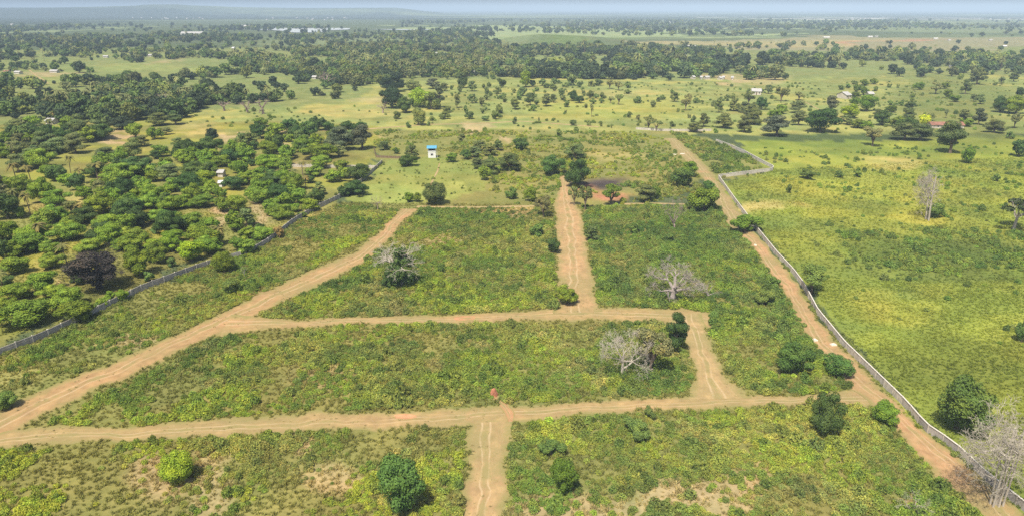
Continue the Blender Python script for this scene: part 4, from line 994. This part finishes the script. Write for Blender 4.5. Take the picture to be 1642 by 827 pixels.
# ------------------------------------------------------------------ walls and fences
M_PLASTER = plain("pale_plaster", (.58, .53, .45), .18, .35, .9, .14)
M_COPING = plain("coping", (.58, .54, .46), .18, .6)
M_CONC_SHADE = plain("grey_concrete_and_shade", (.40, .37, .335), .22, 1.2, .9, .16)  # concrete of the fence, also the painted tree shade on the plastered wall
M_POST = plain("pale_post", (.60, .55, .48), .12, 2)
M_WHITE = plain("white_paint", (.72, .71, .68), .08, 1)
M_BROWN = plain("brown_timber", (.20, .14, .085), .25, 2)
M_BLUE = plain("blue_sheet", (.10, .30, .43), .15, 1.5, .6)
M_DARK = plain("dark_opening", (.03, .03, .035), .1, 1)
M_TIN = plain("pale_tin", (.40, .385, .36), .12, .6, .6)
M_RUST = plain("rusty_red_tin", (.26, .13, .09), .4, .5)
M_SOIL = plain("red_soil", (.40, .165, .095), .3, 1.5)
M_STONE = plain("pale_stone", (.70, .64, .52), .15, 2)
def wall(name, label, cat, pts, spacing, height, thick, mpanel, mpost, coping=None, shade_rows=None, post_extra=.08, post_w=.16, rails=0):
    g_ = np.array(poly_ground(pts)); d = np.r_[0, np.cumsum(np.linalg.norm(np.diff(g_, axis=0), axis=1))]
    n = max(1, int(round(d[-1] / spacing))); t = np.linspace(0, d[-1], n + 1)
    q = np.stack([np.interp(t, d, g_[:, i]) for i in range(2)], 1)
    e = empty(name, (q[0][0], q[0][1], 0)); tag(e, label, cat)
    L = d[-1] / n; gap = post_w / 2 - .02
    def pm(m):
        b = MB(); b.box(gap / L, 1 - gap / L, -thick / 2, thick / 2, -.15, height)
        for k in range(rails): b.box(gap / L, 1 - gap / L, -thick / 2 - .015, thick / 2 + .015, height * (k + .94) / (rails + 1), height * (k + 1.0) / (rails + 1))
        return b.mesh("panel", [m])
    mp_ = pm(mpanel); mshade_ = pm(M_CONC_SHADE) if shade_rows else None  # darker panels: tree shadow on the wall put into their colour
    b = MB(); b.box(-post_w / 2, post_w / 2, -post_w / 2 - .03, post_w / 2 + .03, -.15, height + post_extra); b.box(-post_w / 2 - .02, post_w / 2 + .02, -post_w / 2 - .05, post_w / 2 + .05, height + post_extra, height + post_extra + .05)
    po = b.mesh("post", [mpost])
    cm = None
    if coping: b = MB(); b.box(gap / L, 1 - gap / L, -thick / 2 - .05, thick / 2 + .05, height + .003, height + .09); cm = b.mesh("coping", [coping])
    for i in range(n + 1):
        o = link(bpy.data.objects.new("post", po), e); o.location = (*(q[i] - q[0]), 0)
        a = q[min(i + 1, n)] - q[max(i - 1, 0)]; o.rotation_euler = (0, 0, math.atan2(a[1], a[0]))
        if i < n:
            dv = q[i + 1] - q[i]; ln = float(np.linalg.norm(dv)); an = math.atan2(dv[1], dv[0])
            sp_ = shade_rows and any(lo <= pix(*((q[i] + q[i + 1]) / 2))[1] <= hi for lo, hi in shade_rows)
            o = link(bpy.data.objects.new("panel", mshade_ if sp_ else mp_), e); o.location = (*(q[i] - q[0]), 0); o.rotation_euler = (random.gauss(0, .012), 0, an); o.scale = (ln, 1, random.uniform(.965, 1.0))
            if cm:
                o = link(bpy.data.objects.new("coping", cm), e); o.location = (*(q[i] - q[0]), 0); o.rotation_euler = (0, 0, an); o.scale = (ln, 1, 1)
    return e
wall("boundary_wall", "long pale plastered panel wall running beside the red dirt track", "wall",
     [(1152, 287), (1180, 327), (1213, 371), (1245, 411), (1272, 440), (1288, 462), (1310, 504), (1352, 556), (1400, 603), (1450, 652), (1482, 690), (1528, 721), (1582, 772), (1645, 822), (1760, 910)], 3.0, 1.45, .12, M_PLASTER, M_PLASTER, M_COPING, [(684, 728), (765, 920)])  # last argument: image rows where the wall carries painted tree shadow
wall("boundary_wall", "short pale wall zigzag around the far scrub corner", "wall", [(1152, 285.5), (1180, 282), (1238, 275), (1240, 271), (1222, 262), (1195, 247), (1170, 236), (1148, 228)], 3.0, 1.4, .14, M_PLASTER, M_COPING, M_COPING)
wall("boundary_wall", "straight pale wall across the foot of the pasture", "wall", [(1020, 208), (1060, 210.5), (1100, 211), (1140, 210.5)], 3.0, 1.2, .14, M_PLASTER, M_COPING, M_COPING)
wall("panel_fence", "long grey concrete panel fence with white posts around the orchard", "fence",
     [(-330, 715), (-60, 596), (0, 570), (70, 543), (150, 505), (230, 465), (310, 435), (345, 423), (400, 408), (430, 390), (470, 358), (500, 340), (545, 318), (580, 292), (613, 262)], 3.3, 1.6, .12, M_CONC_SHADE, M_POST, None, None, .06, .15, 2)
wall("garden_fence", "low brown timber fence around the garden beside the white hut", "fence", [(600, 240), (603, 253), (640, 254.5), (668, 255)], 2.0, 1.1, .08, M_BROWN, M_BROWN)
wall("boundary_wall", "low pale wall crossing behind the orchard palms", "wall", [(455, 269), (480, 268), (530, 269), (605, 270)], 3.0, 1.3, .14, M_PLASTER, M_COPING)

# ------------------------------------------------------------------ buildings
def part(name, mb, m, parent, loc=None):
    o = link(bpy.data.objects.new(name, mb.mesh(name, m if isinstance(m, list) else [m])), parent)
    if loc: o.location = loc
    return o
gx, gy, t = G(693, 252.5)
hut = tag(empty("watch_hut", (gx, gy, 0), R(4)), "white two storey hut with blue roof and open upper floor", "hut")
b = MB(); b.box(-1.75, 1.75, -1.5, 1.5, -.1, 2.9); part("wall", b, M_WHITE, hut)
b = MB(); b.box(-.55, .55, -1.53, -1.4, 1.25, 2.0); w_ = part("window", b, M_DARK, hut)
b = MB(); b.box(-.65, .65, -1.6, -1.535, 1.1, 1.24); part("sill", b, M_WHITE, w_)
b = MB(); b.box(-1.9, 1.9, -1.65, 1.65, 2.903, 3.05); part("floor_slab", b, M_WHITE, hut)
for sx in (-1, 1):
    for sy in (-1, 1):
        b = MB(); b.box(sx * 1.65 - .1, sx * 1.65 + .1, sy * 1.4 - .1, sy * 1.4 + .1, 3.053, 4.5); part("column", b, M_WHITE, hut)
b = MB(); b.box(-1.5, 1.5, .9, 1.3, 3.053, 4.5); part("upper_floor_shade", b, M_DARK, hut)  # near-black slab stands in for the shade inside the open upper floor
b = MB(); b.box(-1.5, 1.5, -1.5, -1.42, 3.053, 3.35); part("parapet", b, M_WHITE, hut)
b = MB()
for s_ in (-1, 1):
    b.poly([(-2.3, s_ * 2.1, 4.5), (2.3, s_ * 2.1, 4.5), (2.3, 0, 5.5), (-2.3, 0, 5.5)][::s_ * -1])
    b.poly([(-2.3, s_ * 2.1, 4.42), (2.3, s_ * 2.1, 4.42), (2.3, s_ * 2.1, 4.5), (-2.3, s_ * 2.1, 4.5)])
b.poly([(-2.3, -2.1, 4.42), (2.3, -2.1, 4.42), (2.3, 2.1, 4.42), (-2.3, 2.1, 4.42)])
for s_ in (-1, 1): b.poly([(s_ * 2.29, -2.1, 4.46), (s_ * 2.29, 2.1, 4.46), (s_ * 2.29, 0, 5.49)])
part("roof", b, M_BLUE, hut)
b = MB(); b.tube([(2.35, -1.2, 0), (2.35, -1.2, 4.2)], [.08, .08], 6); part("drain_pipe", b, M_WHITE, hut)

def house(px, py, wpx, depth, h, roofm, wallm, label, name="house", rz=0.0, group=None, pitch=.22, win=True):
    gx, gy, t = G(px, py); w = wpx * t / FPX
    e = tag(empty(name, (gx, gy, 0), rz), label, "house" if name == "house" else name.replace('_', ' '), group)
    b = MB(); b.box(-w / 2, w / 2, -depth / 2, depth / 2, -.2, h)
    rh = depth * .5 * pitch * 2
    b.poly([(-w / 2, -depth / 2, h), (-w / 2, 0, h + rh), (-w / 2, depth / 2, h)]); b.poly([(w / 2, -depth / 2, h), (w / 2, depth / 2, h), (w / 2, 0, h + rh)])
    part("wall", b, wallm, e)
    b = MB(); o_ = .45
    for s_ in (-1, 1):
        p = [(-w / 2 - o_, s_ * (depth / 2 + o_), h - o_ * pitch * 2 + .03), (w / 2 + o_, s_ * (depth / 2 + o_), h - o_ * pitch * 2 + .03), (w / 2 + o_, 0, h + rh + .03), (-w / 2 - o_, 0, h + rh + .03)]
        b.poly(p); b.poly([(x, y, z + .08) for x, y, z in p])
    part("roof", b, roofm, e)
    if win and w > 3:
        b = MB(); b.box(-.45, .45, -depth / 2 - .04, -depth / 2 + .04, 0, min(2.0, h * .8)); part("door", b, M_BROWN, e)
        for s_ in (-1, 1):
            b = MB(); b.box(s_ * w * .3 - .4, s_ * w * .3 + .4, -depth / 2 - .04, -depth / 2 + .04, h * .4, h * .75); part("window", b, M_DARK, e)
    return e
house(356, 283, 8, 3.5, 2.0, M_TIN, M_PLASTER, "small pale roofed shelter between the orchard trees", "shelter")
house(355.5, 299, 5, 2.4, 1.8, M_WHITE, M_WHITE, "tiny white box hut on the orchard path", "hut")
house(1353, 158, 11, 9, 3.0, M_TIN, M_PLASTER, "pale tin roofed shed on the pasture beside the yellow tree", "shed", R(25))
house(1515, 205, 50, 6, 2.0, M_RUST, M_PLASTER, "long rusty red roofed building behind the grove", "farm_building", R(-3))
house(168, 176, 10, 6, 2.6, M_WHITE, M_WHITE, "white roofed house deep in the left woodland", "house")
house(84, 199, 12, 5, 2.3, M_TIN, M_PLASTER, "white roofed house nearest the orchard in the left woodland", "house", R(-8))
house(92, 189, 12, 6, 3.2, M_RUST, M_PLASTER, "red roofed house behind the white roofed one in the left woodland", "house")
house(1212, 152, 14, 8, 3.0, M_TIN, M_PLASTER, "low pale roofed house at the side of the pasture", "house", R(-12))
house(1394, 156, 8, 6, 2.8, M_TIN, M_PLASTER, "small pale house hidden among the grove trees", "house")
i = 0
for (px, py, w, rm) in [(1111, 127, 5, M_TIN), (1124, 127.5, 4, M_WHITE), (1133, 127.5, 9, M_WHITE), (1154, 128.5, 5, M_WHITE), (1160, 127.5, 4, M_TIN), (1174, 128, 4, M_WHITE), (809, 119, 4, M_WHITE), (826, 118.5, 6, M_WHITE), (763, 119, 7, M_WHITE), (782, 98, 5, M_TIN), (813, 97.5, 9, M_TIN),
                        (677, 107, 5, M_WHITE), (898, 108, 4, M_WHITE), (943, 79, 7, M_WHITE), (1108, 76, 18, M_TIN), (1098, 92, 5, M_TIN), (1007, 100, 5, M_TIN), (585, 127, 8, M_TIN), (490, 128, 14, M_WHITE), (505, 127, 8, M_TIN), (480, 97, 6, M_WHITE), (170, 93, 9, M_TIN), (130, 91, 7, M_TIN), (240, 91, 8, M_TIN),
                        (375, 79, 6, M_WHITE), (1325, 61.5, 12, M_WHITE), (1395, 60.5, 10, M_WHITE), (1405, 60, 6, M_TIN), (1500, 63.5, 9, M_WHITE), (1522, 66, 5, M_TIN), (1588, 66, 6, M_TIN), (1335, 95, 6, M_WHITE), (1400, 93, 8, M_TIN), (1564, 85, 6, M_TIN), (1610, 76, 9, M_WHITE), (1528, 109, 14, M_TIN), (30, 119, 13, M_TIN), (12, 118, 10, M_RUST), (88, 117, 16, M_TIN),
                        (649, 82, 4, M_WHITE), (595, 77, 5, M_TIN), (430, 103, 5, M_WHITE), (700, 88, 4, M_TIN), (740, 92, 5, M_WHITE), (60, 70, 6, M_TIN)]:
    house(px, py, w * .75, 5, 2.1, M_TIN if rm is M_WHITE and py > 100 else rm, M_PLASTER, "tiny pale roofed house seen among the far trees", "house", R(random.uniform(-25, 25)), "far houses among the trees", win=False)
far = [(random.uniform(1000, 1080), random.uniform(36, 39)) for _ in range(16)] + [(random.uniform(210, 330), random.uniform(29, 32)) for _ in range(14)] + [(random.uniform(420, 560), random.uniform(29, 33)) for _ in range(14)] + [(random.uniform(1350, 1400), random.uniform(29.5, 32)) for _ in range(10)] + [(random.uniform(1560, 1640), random.uniform(30, 33)) for _ in range(8)] + [(random.uniform(0, 25), random.uniform(40, 45)) for _ in range(6)]
for (px, py) in far:
    house(px, py, random.uniform(1.5, 3), 10, 3.0, M_TIN, M_PLASTER, "white speck of a house in the hazy distance", "house", R(random.uniform(-30, 30)), "houses in the hazy distance", win=False)
house(309, 56, 34, 18, 4, M_TIN, M_WHITE, "long white warehouse in the far woodland", "warehouse", win=False)
house(395, 46.5, 14, 30, 6, M_TIN, M_WHITE, "pale long shed by the far shallow lake", "warehouse", win=False)

# ------------------------------------------------------------------ soil heaps and pale slabs on the tracks
def mound(px, py, wpx, hm, label, m, name="soil_heap"):
    gx, gy, t = G(px, py); w = wpx * t / FPX
    bm = bmesh.new(); bmesh.ops.create_icosphere(bm, subdivisions=3, radius=1)
    rr = random.Random(int(px))
    ox = rr.uniform(0, 50)
    for v in bm.verts:
        k = 1 + (float(fbm(np.array([v.co.x * 2 + ox]), np.array([v.co.y * 2 + v.co.z]), .6, 3)[0]) - .5) * .9
        v.co = Vector((v.co.x * w / 2 * k, v.co.y * w / 2 * .8 * k, max(-.05, v.co.z * hm * k)))
    me = bpy.data.meshes.new(name); bm.to_mesh(me); bm.free(); me.materials.append(m)
    o = link(bpy.data.objects.new(name, me)); o.location = (gx, gy, 0); return tag(o, label, "soil heap")
mound(792, 634, 12, 1.3, "bright orange red soil heap where the two lower tracks meet", M_SOIL)
mound(1062, 556, 12, 1.0, "pinkish soil heap beside the narrow dark tree", plain("pink_soil", (.55, .33, .22), .2, 1.5))
for (px, py, w, d) in ((1094, 247.5, 7, .8), (1081, 248.5, 9, .8), (1306.5, 546, 6.5, .9), (1336, 553.5, 9, .8), (1211, 394, 4, .6)):
    gx, gy, t = G(px, py); w = w * t / FPX
    b = MB(); b.box(-w / 2, w / 2, -d / 2, d / 2, 0.05, .28); b.box(-w * .42, w * .2, -d * .4, d * .3, .283, .42)
    o = link(bpy.data.objects.new("stone_slab", b.mesh("stone_slab", [M_STONE]))); o.location = (gx, gy, 0); o.rotation_euler = (0, 0, random.uniform(-.3, .3))
    tag(o, "pale stone slab stack lying on the track beside the wall", "stone slab", "pale slabs on the wall track")

# ------------------------------------------------------------------ haze
hm_, nt, b = mat("haze")
nt.nodes.remove(b)
pv = N(nt, "ShaderNodeVolumePrincipled")
pv.inputs["Color"].default_value = (.63, .81, 1.0, 1)
pv.inputs["Density"].default_value = 1.5e-4
pv.inputs["Anisotropy"].default_value = -0.35
nt.links.new(pv.outputs[0], nt.nodes["Material Output"].inputs["Volume"])
b = MB(); b.box(-37000, 37000, -37000, 37000, -9, 165)
hz = link(bpy.data.objects.new("haze", b.mesh("haze", [hm_]))); hz["kind"] = "stuff"
